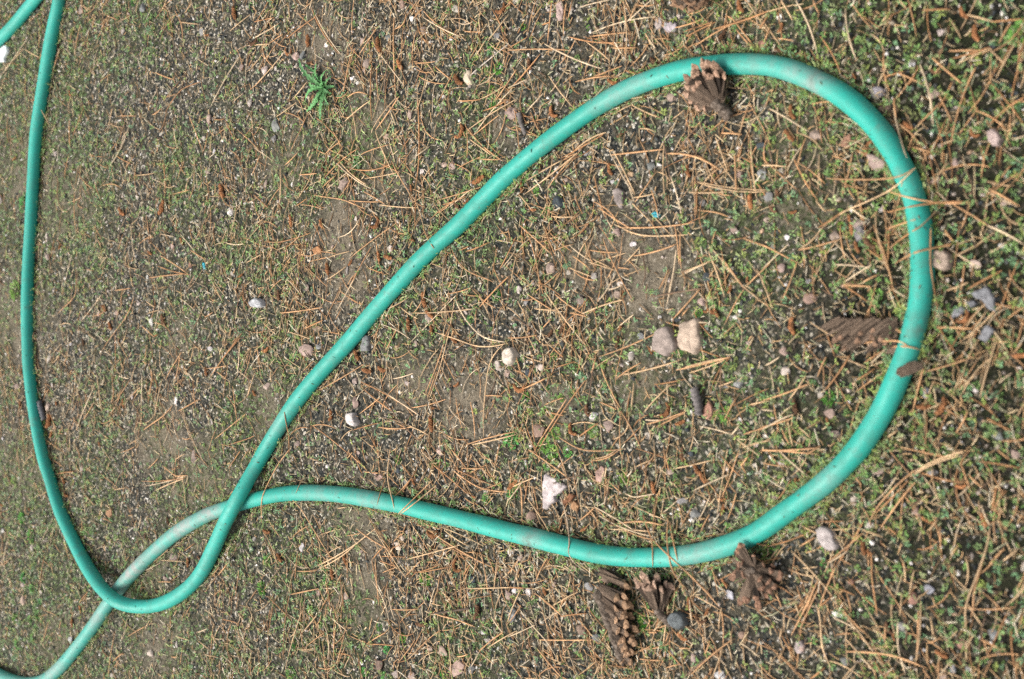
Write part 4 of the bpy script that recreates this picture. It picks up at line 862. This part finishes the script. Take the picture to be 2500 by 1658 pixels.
tg = HC[hi + 1, :2] - HC[hi - 1, :2]; tg /= np.linalg.norm(tg, axis=1, keepdims=True)
nr = np.stack([-tg[:, 1], tg[:, 0]], -1)
c = HC[hi, :2] + nr * (sd * (HOSE_R * 1.0 + np.abs(rng.normal(0, .004, len(hi)))))[:, None]
an = np.arctan2(tg[:, 1], tg[:, 0]) + rng.normal(0, .45, len(hi)); L3 = rng.uniform(.004, .022, len(hi))
bx = c[:, 0, None] + np.cos(an)[:, None] * t * L3[:, None]; by = c[:, 1, None] + np.sin(an)[:, None] * t * L3[:, None]
bz = gh(bx, by) + .001 + np.abs(rng.normal(0, .0022, len(hi)))[:, None] + 0 * bx
ok = hose_dist(bx.ravel(), by.ravel()).reshape(-1, 3).min(1) > HOSE_R * .93
PP = np.concatenate([PP, np.stack([bx, by, bz], -1)[ok]]); rr = np.concatenate([rr, rng.uniform(.0004, .0009, (ok.sum(), 1)) * np.array([.8, 1, .7])])
cc = np.concatenate([cc, pal[rng.choice(6, ok.sum())] * rng.uniform(.6, 1.1, (ok.sum(), 1))])
hi = rng.integers(14 * NSUB, 114 * NSUB, 110); ph = rng.uniform(-.9, .9, len(hi)); an = rng.uniform(0, 6.28, len(hi)); L3 = rng.uniform(.0015, .005, len(hi))
tg = HC[hi + 1] - HC[hi - 1]; tg /= np.linalg.norm(tg, axis=1, keepdims=True)
nr = np.stack([-tg[:, 1], tg[:, 0], 0 * tg[:, 0]], -1); upn = np.array([0, 0, 1.])
c = HC[hi] + (nr * np.sin(ph)[:, None] + upn * np.cos(ph)[:, None]) * (HOSE_R * 1.03 + .0002)
dv = tg * np.cos(an)[:, None] + (nr * np.cos(ph)[:, None] - upn * np.sin(ph)[:, None]) * np.sin(an)[:, None]
PP = np.concatenate([PP, c[:, None] + dv[:, None] * t[None, :, None] * L3[:, None, None]]); rr = np.concatenate([rr, rng.uniform(.0003, .0007, (len(hi), 1)) * np.array([.8, 1, .7])])
cc = np.concatenate([cc, np.array([(.05, .05, .03), (.12, .14, .05), (.25, .16, .08)])[rng.choice(3, len(hi))]])
V, Fq = tubes(PP, rr, 3, .8)
o = link('litter_bits', mesh_np('litter_bits', V, Fq, M_NEEDLE_A, np.repeat(cc, 9, 0), True))
tag(o, 'tiny broken needle bits and straw covering the soil', 'litter', kind='stuff')

# gravel grains 1.5-6 mm
def merged(Vt, Ft, pos, sc, colr, seed):
    r = np.random.default_rng(seed)
    n = len(pos); m = len(Vt)
    q = r.normal(size=(n, 4)); q /= np.linalg.norm(q, axis=1, keepdims=True)
    w, x, y, z = q.T
    R = np.stack([1 - 2 * (y * y + z * z), 2 * (x * y - z * w), 2 * (x * z + y * w), 2 * (x * y + z * w), 1 - 2 * (x * x + z * z), 2 * (y * z - x * w),
                  2 * (x * z - y * w), 2 * (y * z + x * w), 1 - 2 * (x * x + y * y)], -1).reshape(n, 3, 3)
    V = np.einsum('nij,nmj->nmi', R, Vt[None] * sc[:, None]) + pos[:, None]
    F = (Ft[None] + (np.arange(n) * m)[:, None, None]).reshape(-1, Ft.shape[1])
    return V.reshape(-1, 3), F, np.repeat(colr, m, 0)
S = in_frame_samples(86000)
gd = .25 + .75 * np.clip((fbm(S[:, 0], S[:, 1], 13, 80) - .30) * 3.2, 0, 1)
gd *= 1 - .86 * sand_f(S[:, 0], S[:, 1])
S = S[rng.random(len(S)) < gd]
S = S[hose_dist(S[:, 0], S[:, 1]) > HOSE_R * .75]
n = len(S)
sz = np.clip(rng.gamma(1.8, .0005, n) + .0006, 0, .0034)
sc = sz[:, None] * rng.uniform(.6, 1.2, (n, 3))
pos = np.column_stack([S, gh(S[:, 0], S[:, 1]) + sz * rng.uniform(-.2, .5, n)])
pal = np.array([(.030, .036, .040), (.065, .070, .066), (.16, .145, .115), (.33, .27, .20), (.54, .45, .39), (.80, .75, .70), (.44, .29, .19)])
cc = pal[rng.choice(7, n, p=[.30, .22, .13, .12, .11, .08, .04])] * rng.uniform(.75, 1.2, (n, 1))
Vt, Ft = ico(1)
Vt = Vt * (1 + .22 * np.sin(Vt[:, [1, 2, 0]] * 4 + 1)) * np.array([1.2, .9, .75])
V, Fq, C_ = merged(Vt, Ft, pos, sc, cc, 5)
o = link('gravel', mesh_np('gravel', V, Fq, M_GRAVEL, C_, False))
tag(o, 'fine dark and pale gravel grains bedded in the soil', 'gravel', kind='stuff')

# creeping moss shoots ----------------------------------------------------
def leaf_field(base, ang, elev, ln, wd, colr):
    """one folded diamond leaf per row"""
    d = np.stack([np.cos(ang) * np.cos(elev), np.sin(ang) * np.cos(elev), np.sin(elev)], -1)
    s = np.stack([-np.sin(ang), np.cos(ang), np.zeros_like(ang)], -1)
    u = np.cross(d, s) * -1
    b = base; tip = base + d * ln[:, None]
    mid = base + d * (ln * .5)[:, None] - u * (wd * .18)[:, None]
    l = mid + s * (wd * .5)[:, None] + u * (wd * .35)[:, None]; r_ = mid - s * (wd * .5)[:, None] + u * (wd * .35)[:, None]
    V = np.stack([b, l, tip, r_], 1)
    k = np.arange(len(base))[:, None] * 4
    F = np.concatenate([k + np.array([[0, 3, 2]]), k + np.array([[0, 2, 1]])])
    return V.reshape(-1, 3), F, np.repeat(colr, 4, 0)
greens = np.array([(.13, .24, .06), (.20, .31, .11), (.24, .30, .07), (.14, .27, .13), (.32, .38, .16), (.16, .18, .06)])
S1 = in_frame_samples(42000)
px, py, _ = proj(np.column_stack([S1, np.zeros(len(S1))]))
md = .24 + .85 * moss_f(S1[:, 0], S1[:, 1])
md *= 1 - .6 * sand_f(S1[:, 0], S1[:, 1])
S1 = S1[rng.random(len(S1)) < md]
# shoots crowding against the hose
hi = rng.integers(14 * NSUB, 112 * NSUB, 5600)
side = rng.choice([-1, 1], len(hi))
tg = HC[np.minimum(hi + 1, len(HC) - 1), :2] - HC[hi - 1, :2]; tg /= np.linalg.norm(tg, axis=1, keepdims=True)
nrm = np.stack([-tg[:, 1], tg[:, 0]], -1)
off = HOSE_R * .9 + np.abs(rng.normal(0, .0045, len(hi)))
S2 = HC[hi, :2] + nrm * (side * off)[:, None]
w2 = .25 + 1.2 * fbm(S2[:, 0], S2[:, 1], 16, 90) - .35
S2 = S2[rng.random(len(S2)) < np.clip(w2 * 1.25, 0, 1)]
S = np.vstack([S1, S2]); n1 = len(S1)
hd = hose_dist(S[:, 0], S[:, 1])
S = S[hd > HOSE_R * .85]; hd = hd[hd > HOSE_R * .85]
n = len(S); K = 5
A0 = rng.uniform(0, 2 * math.pi, n); ln0 = rng.uniform(.0028, .0070, n)
stemL = rng.uniform(.003, .012, n); sel = rng.uniform(.1, .9, n)
nearh = hd < HOSE_R + .012; sel = np.where(nearh, rng.uniform(.5, 1.3, n), sel); stemL = np.where(nearh, stemL * 1.25, stemL)
sc0 = greens[rng.choice(6, n, p=[.24, .22, .18, .14, .08, .14])] * rng.uniform(.7, 1.25, (n, 1))
V_, F_, C_ = [], [], []; nv = 0
for kk in range(K):
    f = (kk + .5) / K
    b = np.column_stack([S[:, 0] + np.cos(A0) * np.cos(sel) * stemL * f, S[:, 1] + np.sin(A0) * np.cos(sel) * stemL * f,
                         gh(S[:, 0], S[:, 1]) + .0008 + np.sin(sel) * stemL * f])
    an = A0 + (1 if kk % 2 else -1) * rng.uniform(.4, 1.3, n)
    v, f_, c_ = leaf_field(b, an, rng.uniform(-.1, .6, n), ln0 * rng.uniform(.7, 1.2, n), ln0 * rng.uniform(.24, .40, n), sc0 * rng.uniform(.85, 1.15, (n, 1)))
    V_.append(v); F_.append(f_ + nv); C_.append(c_); nv += len(v)
o = link('moss_shoots', mesh_np('moss_shoots', np.vstack(V_), np.vstack(F_), M_MOSS, np.vstack(C_), False))
tag(o, 'tiny creeping green moss shoots spread over soil and hose edges', 'moss', kind='stuff')

# bright green tufts --------------------------------------------------------
def tuft_mesh(seed):
    r = np.random.default_rng(seed)
    n = 70
    rad = np.sqrt(r.random(n)) * .75; th = r.uniform(0, 6.283, n)
    base = np.stack([rad * np.cos(th), rad * np.sin(th), .25 * (1 - rad) * r.random(n)], -1) * .8
    ang = th + r.normal(0, .7, n); el = np.clip(1.25 - rad * 1.1 + r.normal(0, .3, n), .05, 1.5)
    ln = r.uniform(.28, .5, n)
    v, f, c = leaf_field(base, ang, el, ln, ln * r.uniform(.3, .5, n), np.ones((n, 3)))
    return mesh_np('moss_tuft', v, f, M_GREEN, smooth=False)
TUF = [tuft_mesh(500 + i) for i in range(6)]
for tile, L in TUFTS.items():
    for x, y, dm in L:
        px, py = tp(tile, x, y)
        r = dm / 2.8 * mpp(px) / 2 * 1.4
        p = on_ground(px, py, r * .25)
        o = link('moss_tuft', random.choice(TUF))
        k = random.uniform(.75, 1.2)
        o.color = (.09 * k * random.uniform(.7, 1.7), .29 * k, .045 * k * random.uniform(.6, 1.5), 1)
        o.location = (p[0], p[1], gh(p[0], p[1])); o.scale = (r, r * random.uniform(.8, 1.1), r * random.uniform(.5, .8)); o.rotation_euler = (0, 0, random.uniform(0, 6.28))
        big = 'large' if dm >= 110 else ('small' if dm >= 60 else 'tiny')
        tag(o, f'{big} bright green moss tuft {where(px, py)}', 'moss', f'{big} moss tufts {where(px, py)}')

# rosette weed ---------------------------------------------------------------
def rosette():
    c = on_ground(*tp('a2', 478, 600), .004)
    root = bpy.data.objects.new('rosette_weed', None); COL.objects.link(root)
    root.location = (c[0], c[1], gh(c[0], c[1])); root.empty_display_size = .01
    tips = [(318, 400, 30), (345, 440, 22), (430, 435, 24), (470, 822, 22), (452, 770, 18), (358, 765, 28), (395, 720, 20), (556, 590, 26), (540, 520, 20), (372, 690, 26), (556, 645, 20), (380, 560, 24), (505, 560, 18), (440, 690, 22),
            (520, 480, 16), (410, 500, 20), (500, 700, 20), (530, 720, 16), (400, 620, 20)]
    for i, (x, y, w) in enumerate(tips):
        e = on_ground(*tp('a2', x, y), .004) - np.array(root.location)
        L = math.hypot(e[0], e[1]); an = math.atan2(e[1], e[0])
        s = 17
        t = np.linspace(0, 1, s)
        wd = w / 2.8 * mpp(790) * .80 * (np.sin(t * math.pi * .90 + .16) ** .7) * np.where(np.arange(s) % 2, 1.0, .38)
        zc = .002 + .012 * np.sin(t * math.pi * .8) * random.uniform(.3, 1.2)
        bend = random.uniform(-.12, .12) * L * np.sin(t * math.pi)
        V = []
        for q in range(s):
            V += [(t[q] * L - wd[q] * .5, bend[q] + wd[q], zc[q] + wd[q] * random.uniform(-.1, .6)), (t[q] * L, bend[q], zc[q]), (t[q] * L - wd[q] * .5, bend[q] - wd[q], zc[q] + wd[q] * random.uniform(-.1, .6))]
        Fq = [(3 * q + j, 3 * q + j + 1, 3 * q + 4 + j, 3 * q + 3 + j) for q in range(s - 1) for j in (0, 1)]
        o = link('leaf', mesh_np('leaf', np.array(V), Fq, M_GREEN, smooth=False), root)
        k = random.uniform(.7, 1.35)
        o.color = (.095 * k, .26 * k, .085 * k, 1); o.rotation_euler = (0, 0, an)
    tag(root, 'bluish green leafy rosette weed between the long hose runs', 'weed')
rosette()

# ------------------------------------------------------------------ twigs
def twig(name, tile, pts, r0, r1, color, label, cat='twig', lift=0.0, mat=M_LEAFBIT):
    P = np.array([tp(tile, x, y) for x, y in pts])
    P = resample(catmull(P, 6), 22)
    Q, over = lay(P, lift, max(r0, r1) * .8)
    R = np.linspace(r0, r1, 22) * (1 + .18 * np.sin(np.arange(22) * 1.7)) ; R[0] *= .6; R[-1] *= .5
    org = Q.mean(0)
    V, Fq = tubes((Q - org)[None], R[None], 8, .85)
    o = link(name, mesh_np(name, V, Fq, mat, smooth=True), color=color); o.location = org
    tag(o, label, cat)
twig('twig', 'c3', [(360, 315), (395, 440), (412, 540), (420, 640), (412, 690), (430, 740), (470, 790), (540, 840)], .0010, .0007, (.50, .38, .27), 'pale crooked rootlet draped over the lower hose run')
twig('twig', 'b3', [(1270, 1110), (1290, 1180), (1305, 1260), (1300, 1300)], .0062, .0052, (.17, .15, .145), 'stubby dark grey twig piece beside a reddish bud scale')
twig('twig', 'b1', [(268, 1200), (282, 1265), (300, 1330)], .0062, .0058, (.13, .13, .14), 'dark grey twig stub pressed against the thinner hose run')
twig('twig', 'a3', [(75, 770), (90, 840), (120, 920)], .0040, .0030, (.17, .15, .14), 'dark crooked twig just outside the upper hose run')
twig('twig', 'a2', [(1450, 545), (1530, 470), (1640, 380), (1740, 300)], .0010, .0006, (.55, .47, .40), 'thin pale twig beside a cream pebble')
twig('twig', 'c2', [(1470, 1085), (1300, 1110), (1230, 1120)], .0018, .0012, (.11, .08, .06), 'dark thin twig on the pine-cone side of the loop')
twig('twig', 'c4', [(1410, 1440 - 1000), (1500, 500)], .0012, .0010, (.35, .26, .18), 'short brown twig beyond the rounded loop end')

# ------------------------------------------------------------------ pine cones
def scale_mesh(seed):
    """one cone scale: thin strap along +X of length 1 ending in a faceted rhombic pad with a small prickle"""
    r = np.random.default_rng(seed)
    st = [(0, .40, .05), (.2, .58, .06), (.42, .72, .07), (.64, .82, .08), (.79, .88, .10)]
    k = 8; V = []
    for x, w, t_ in st:
        for j in range(k):
            a = 2 * math.pi * j / k
            V.append((x + r.normal(0, .006), w * math.cos(a) * (1 + r.normal(0, .07)), t_ * math.sin(a) * (1 + r.normal(0, .15))))
    F, mi = [], []
    for i in range(len(st) - 1):
        for j in range(k):
            F.append((i * k + j, i * k + (j + 1) % k, (i + 1) * k + (j + 1) % k, (i + 1) * k + j)); mi.append(0)
    b = (len(st) - 1) * k; n0 = len(V)
    # pad: widest ring as a rhombus, then the outer face with its umbo
    ring = [(.88, 1.0, .05), (.84, .52, .26), (.80, 0, .34), (.84, -.52, .26), (.88, -1.0, .05), (.93, -.6, -.12), (.94, 0, -.16), (.93, .6, -.12)]
    ring2 = [(.95, .55, .12), (.93, .22, .36), (.91, 0, .46), (.93, -.22, .36), (.95, -.55, .12), (1.0, -.3, 0), (1.03, 0, 0), (1.0, .3, 0)]
    for rg in (ring, ring2):
        for x, y, z in rg: V.append((x + r.normal(0, .008), y * (1 + r.normal(0, .08)), z + r.normal(0, .04)))
    for q0, q1 in ((b, n0), (n0, n0 + k)):
        for j in range(k):
            F.append((q0 + j, q0 + (j + 1) % k, q1 + (j + 1) % k, q1 + j)); mi.append(1 if q0 != b else 1)
    V.append((.965, 0, .40)); c = len(V) - 1
    for j in range(k):
        F.append((n0 + k + j, n0 + k + (j + 1) % k, c)); mi.append(1)
    me = bpy.data.meshes.new('scale')
    me.from_pydata(V, [], F)
    me.polygons.foreach_set('material_index', mi)
    me.polygons.foreach_set('use_smooth', [m == 0 for m in mi])
    me.materials.append(M_SHAFT); me.materials.append(M_TIP)
    return me
SCL = [scale_mesh(700 + i) for i in range(6)]
def strip_mesh(seed):
    """a scale whose pad has weathered away: a ragged striated strap"""
    r = np.random.default_rng(seed)
    k = 6; V = []; F = []
    st = [(0, .4, .05), (.25, .62, .07), (.5, .75, .07), (.75, .72, .06), (.92, .5, .05), (1.0, .15, .03)]
    for x, w, t_ in st:
        for j in range(k):
            a = 2 * math.pi * j / k
            V.append((x + r.normal(0, .025), w * math.cos(a) * (1 + r.normal(0, .14)), t_ * math.sin(a) * (1 + r.normal(0, .2)) + .1 * math.sin(x * 3)))
    for i in range(len(st) - 1):
        for j in range(k): F.append((i * k + j, i * k + (j + 1) % k, (i + 1) * k + (j + 1) % k, (i + 1) * k + j))
    me = bpy.data.meshes.new('scale'); me.from_pydata(V, [], F); me.materials.append(M_SHAFT)
    return me
STRIP = [strip_mesh(760 + i) for i in range(5)]

def put_scale(o, p, q, half, curl=.0):
    """place scale object o with its root at p and tip at q (world or parent space), pad half-width in metres"""
    d = Vector(q) - Vector(p); L = d.length; d.normalize()
    y = Vector((0, 0, 1)).cross(d)
    if y.length < .05: y = Vector((1, 0, 0))
    y.normalize(); z = d.cross(y)
    roll = random.uniform(-.6, .6)
    y2 = y * math.cos(roll) + z * math.sin(roll); z2 = d.cross(y2)
    m = Matrix((d, y2, z2)).transposed().to_4x4()
    return Matrix.Translation(Vector(p)) @ m @ Matrix.Diagonal((L, half, half, 1))

def pine_cone(label, origin, sc, core, tips, root_of, half, tint, under=1, core_r=(.007, .004), dark=.6, strips=2, bare=0.0):
    """cone from scales that run from its core to the tips: tips are (x, y, z) with x, y in a photo crop and z in metres"""
    P = lambda x, y, z: on_ground(origin[0] + x / sc, origin[1] + y / sc, z)
    a = P(*core[0]); b = P(*core[1])
    root = bpy.data.objects.new('pine_cone', None); COL.objects.link(root)
    g = np.array([(a[0] + b[0]) / 2, (a[1] + b[1]) / 2, gh((a[0] + b[0]) / 2, (a[1] + b[1]) / 2)])
    root.location = g; root.empty_display_size = .02
    tag(root, label, 'pine cone')
    s = 16; t = np.linspace(0, 1, s)[:, None]
    Pc = a + (b - a) * t - g
    R = np.linspace(core_r[0], core_r[1], s) * (1 + .13 * np.sin(np.arange(s) * 2.1)); R[0] *= .5; R[-1] *= .4
    V, F = tubes(Pc[None], R[None], 12)
    V = V + np.random.default_rng(3).normal(0, core_r[0] * .09, V.shape)
    link('core', mesh_np('core', V, F, M_CORE, smooth=True), root)
    for (x, y, z) in tips:
        for u in range(under + 1):
            if u == 0:
                tx, ty, tz = x, y, z
            else:
                tx = x + random.gauss(0, 22) ; ty = y + random.gauss(0, 22); tz = max(z - random.uniform(.004, .010), .003)
            rx, ry, rz = root_of(tx, ty, tz)
            p = P(rx, ry, rz) - g; q = P(tx, ty, tz) - g
            if u: q = p + (q - p) * random.uniform(.72, .95)
            o = link('scale', random.choice(STRIP if random.random() < bare else SCL), root)
            o.matrix_local = put_scale(o, p, q, half * 1.3 * random.uniform(.8, 1.15) * (1 if u == 0 else .85))
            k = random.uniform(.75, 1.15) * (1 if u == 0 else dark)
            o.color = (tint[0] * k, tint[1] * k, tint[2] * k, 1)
        for u in range(strips):
            tx = x + random.gauss(0, 26); ty = y + random.gauss(0, 26); tz = max(z - random.uniform(-.001, .008), .003)
            p = P(*root_of(tx, ty, tz)) - g; q = P(tx, ty, tz) - g
            q = p + (q - p) * random.uniform(.6, .92)
            o = link('scale', random.choice(STRIP), root)
            o.matrix_local = put_scale(o, p, q, half * random.uniform(.6, 1.1))
    return root
J = random.gauss
# long half cone: spine on one side, scale tips in a column on the other
def r4(x, y, z):
    f = min(max((y - 700) / 800, 0), 1)
    sy = 700 + (y - 700) * .93 - 150 * (1 - f) - 20; sf = min(max((sy - 700) / 800, 0), 1)
    return 185 + 250 * sf + J(0, 12), sy + J(0, 12), .016 - .006 * sf
pine_cone('long brown half pine cone with orange scale tips beside the blue-grey stone', (1420, 1280), 4.357, ((175, 690, .013), (445, 1510, .008)),
  [(520, 680, .010), (480, 655, .008), (490, 795, .018), (497, 880, .020), (482, 985, .021), (503, 1080, .021), (500, 1180, .019), (462, 1245, .018), (560, 1235, .014), (590, 1275, .011), (605, 1130, .009), (482, 1315, .017),
   (450, 1338, .015), (480, 1380, .013), (522, 1388, .012), (562, 1370, .009), (560, 1000, .008), (550, 880, .007), (440, 1475, .009), (540, 1482, .006), (400, 800, .022), (390, 920, .023), (380, 1040, .023), (400, 1150, .022), (420, 1260, .019)],
  r4, .0048, (1.05, .86, .68), 1, (.0085, .0035))
# small fan-shaped fragment pointing at the hose
pine_cone('small fan-shaped grey-brown cone fragment pointing at the hose', (1420, 1280), 4.357, ((960, 1080, .003), (790, 900, .011)),
  [(635, 500, .020), (690, 552, .024), (588, 612, .020), (652, 655, .026), (770, 600, .026), (722, 650, .028), (852, 662, .024), (560, 572, .014), (945, 625, .012), (800, 520, .014), (900, 600, .014)],
  lambda x, y, z: (805 + (x - 720) * .22 + J(0, 8), 905 + J(0, 15), .010), .0052, (1.12, .98, .94), 1, (.005, .0055))
# cone resting on the hose
pine_cone('brown open pine cone resting on the upper hose bend', (1620, 100), 4.073, ((665, 765, .006), (500, 590, .016)),
  [(380, 175, .034), (430, 190, .037), (500, 200, .036), (545, 252, .034), (285, 230, .036), (285, 292, .038), (200, 335, .034), (390, 282, .041), (446, 322, .040), (522, 292, .038), (606, 316, .030), (322, 402, .032), (205, 432, .020),
   (282, 452, .028), (202, 505, .013), (310, 662, .010), (395, 668, .012), (250, 580, .010), (590, 420, .016)],
  lambda x, y, z: (530 + (x - 400) * .16 + J(0, 12), 610 + (y - 400) * .12 + J(0, 12), .015), .0046, (1.1, .92, .84), 1, (.0075, .0075))
# dark cone tucked against the lower bend
pine_cone('dark weathered pine cone tucked against the lower hose bend', (1740, 1280), 4.073, ((440, 420, .010), (380, 500, .026)),
  [(265, 187, .030), (232, 242, .026), (200, 342, .020), (242, 392, .024), (285, 370, .026), (190, 502, .014), (292, 512, .024), (160, 542, .010), (702, 512, .014), (690, 542, .012), (572, 587, .022), (632, 647, .014), (586, 692, .014),
   (502, 662, .022), (546, 737, .012), (440, 767, .014), (460, 817, .012), (456, 857, .008), (325, 787, .014), (270, 762, .012), (262, 802, .008), (600, 470, .020), (480, 560, .030), (380, 640, .026), (520, 400, .020), (620, 420, .012), (400, 300, .026)],
  lambda x, y, z: (410 + (x - 420) * .12 + J(0, 14), 450 + (y - 480) * .12 + J(0, 14), .024), .0040, (.80, .60, .52), 1, (.008, .007), .4, 3, .25)
# flattened cone half hidden by the hose at the loop end
def r3(x, y, z):
    return min(x + 230 + J(0, 25), 940), max(y - 190 + J(0, 18), 175 + J(0, 12)), .011
pine_cone('flattened half-buried pine cone with shredded scales touching the loop end', (1980, 740), 4.48, ((930, 235, .006), (180, 225, .006)),
  [(120, 262, .007), (142, 300, .009), (172, 352, .009), (232, 432, .007), (292, 402, .010), (332, 440, .010), (332, 522, .006), (432, 522, .006), (402, 470, .010), (482, 442, .012), (562, 432, .012), (600, 552, .006), (682, 472, .010),
   (640, 400, .013), (740, 420, .012), (792, 462, .010), (842, 560, .006), (520, 350, .014), (420, 340, .013), (340, 330, .012), (250, 310, .010), (860, 420, .010), (760, 330, .013), (650, 320, .013)],
  r3, .0026, (.80, .64, .55), 1, (.0045, .003), .5, 5, .6)
# cone cut by the upper frame edge
pine_cone('pine cone with rounded tan scales beyond the upper hose bend', (1560, 0), 4.503, ((640, -60, .008), (610, -190, .044)),
  [(520, 42, .024), (640, 112, .016), (745, 48, .022), (370, 62, .012), (590, 60, .030), (690, 70, .028), (450, 85, .008), (560, 120, .006), (800, -20, .020), (840, -110, .018), (440, -40, .026), (420, -140, .022), (480, -230, .026), (590, -280, .030), (700, -270, .028), (790, -210, .026), (590, -60, .038), (680, -70, .038),
   (540, -120, .042), (700, -160, .042)],
  lambda x, y, z: (625 + (x - 620) * .12, -125 + (y + 120) * .12, .022), .0056, (.72, .56, .44), 0, (.009, .006), .4, 3)

# loose scales by the flattened cone
def loose_scale(px, py, pz, qx, qy, qz, half, col, label, pool=SCL):
    p = on_ground(px, py, pz); q = on_ground(qx, qy, qz)
    o = link('cone_scale', random.choice(pool)); o.matrix_world = put_scale(o, p, q, half)
    o.color = (*col, 1); tag(o, label, 'cone scale')
loose_scale(2252, 893, .020, 2188, 912, .029, .0105, (.40, .28, .2), 'dark pointed cone scale overlapping the outer hose edge', STRIP)
loose_scale(2165, 858, .010, 2216, 845, .018, .0060, (1.2, 1.0, 1.0), 'pinkish cone scale leaning on the inner hose edge')
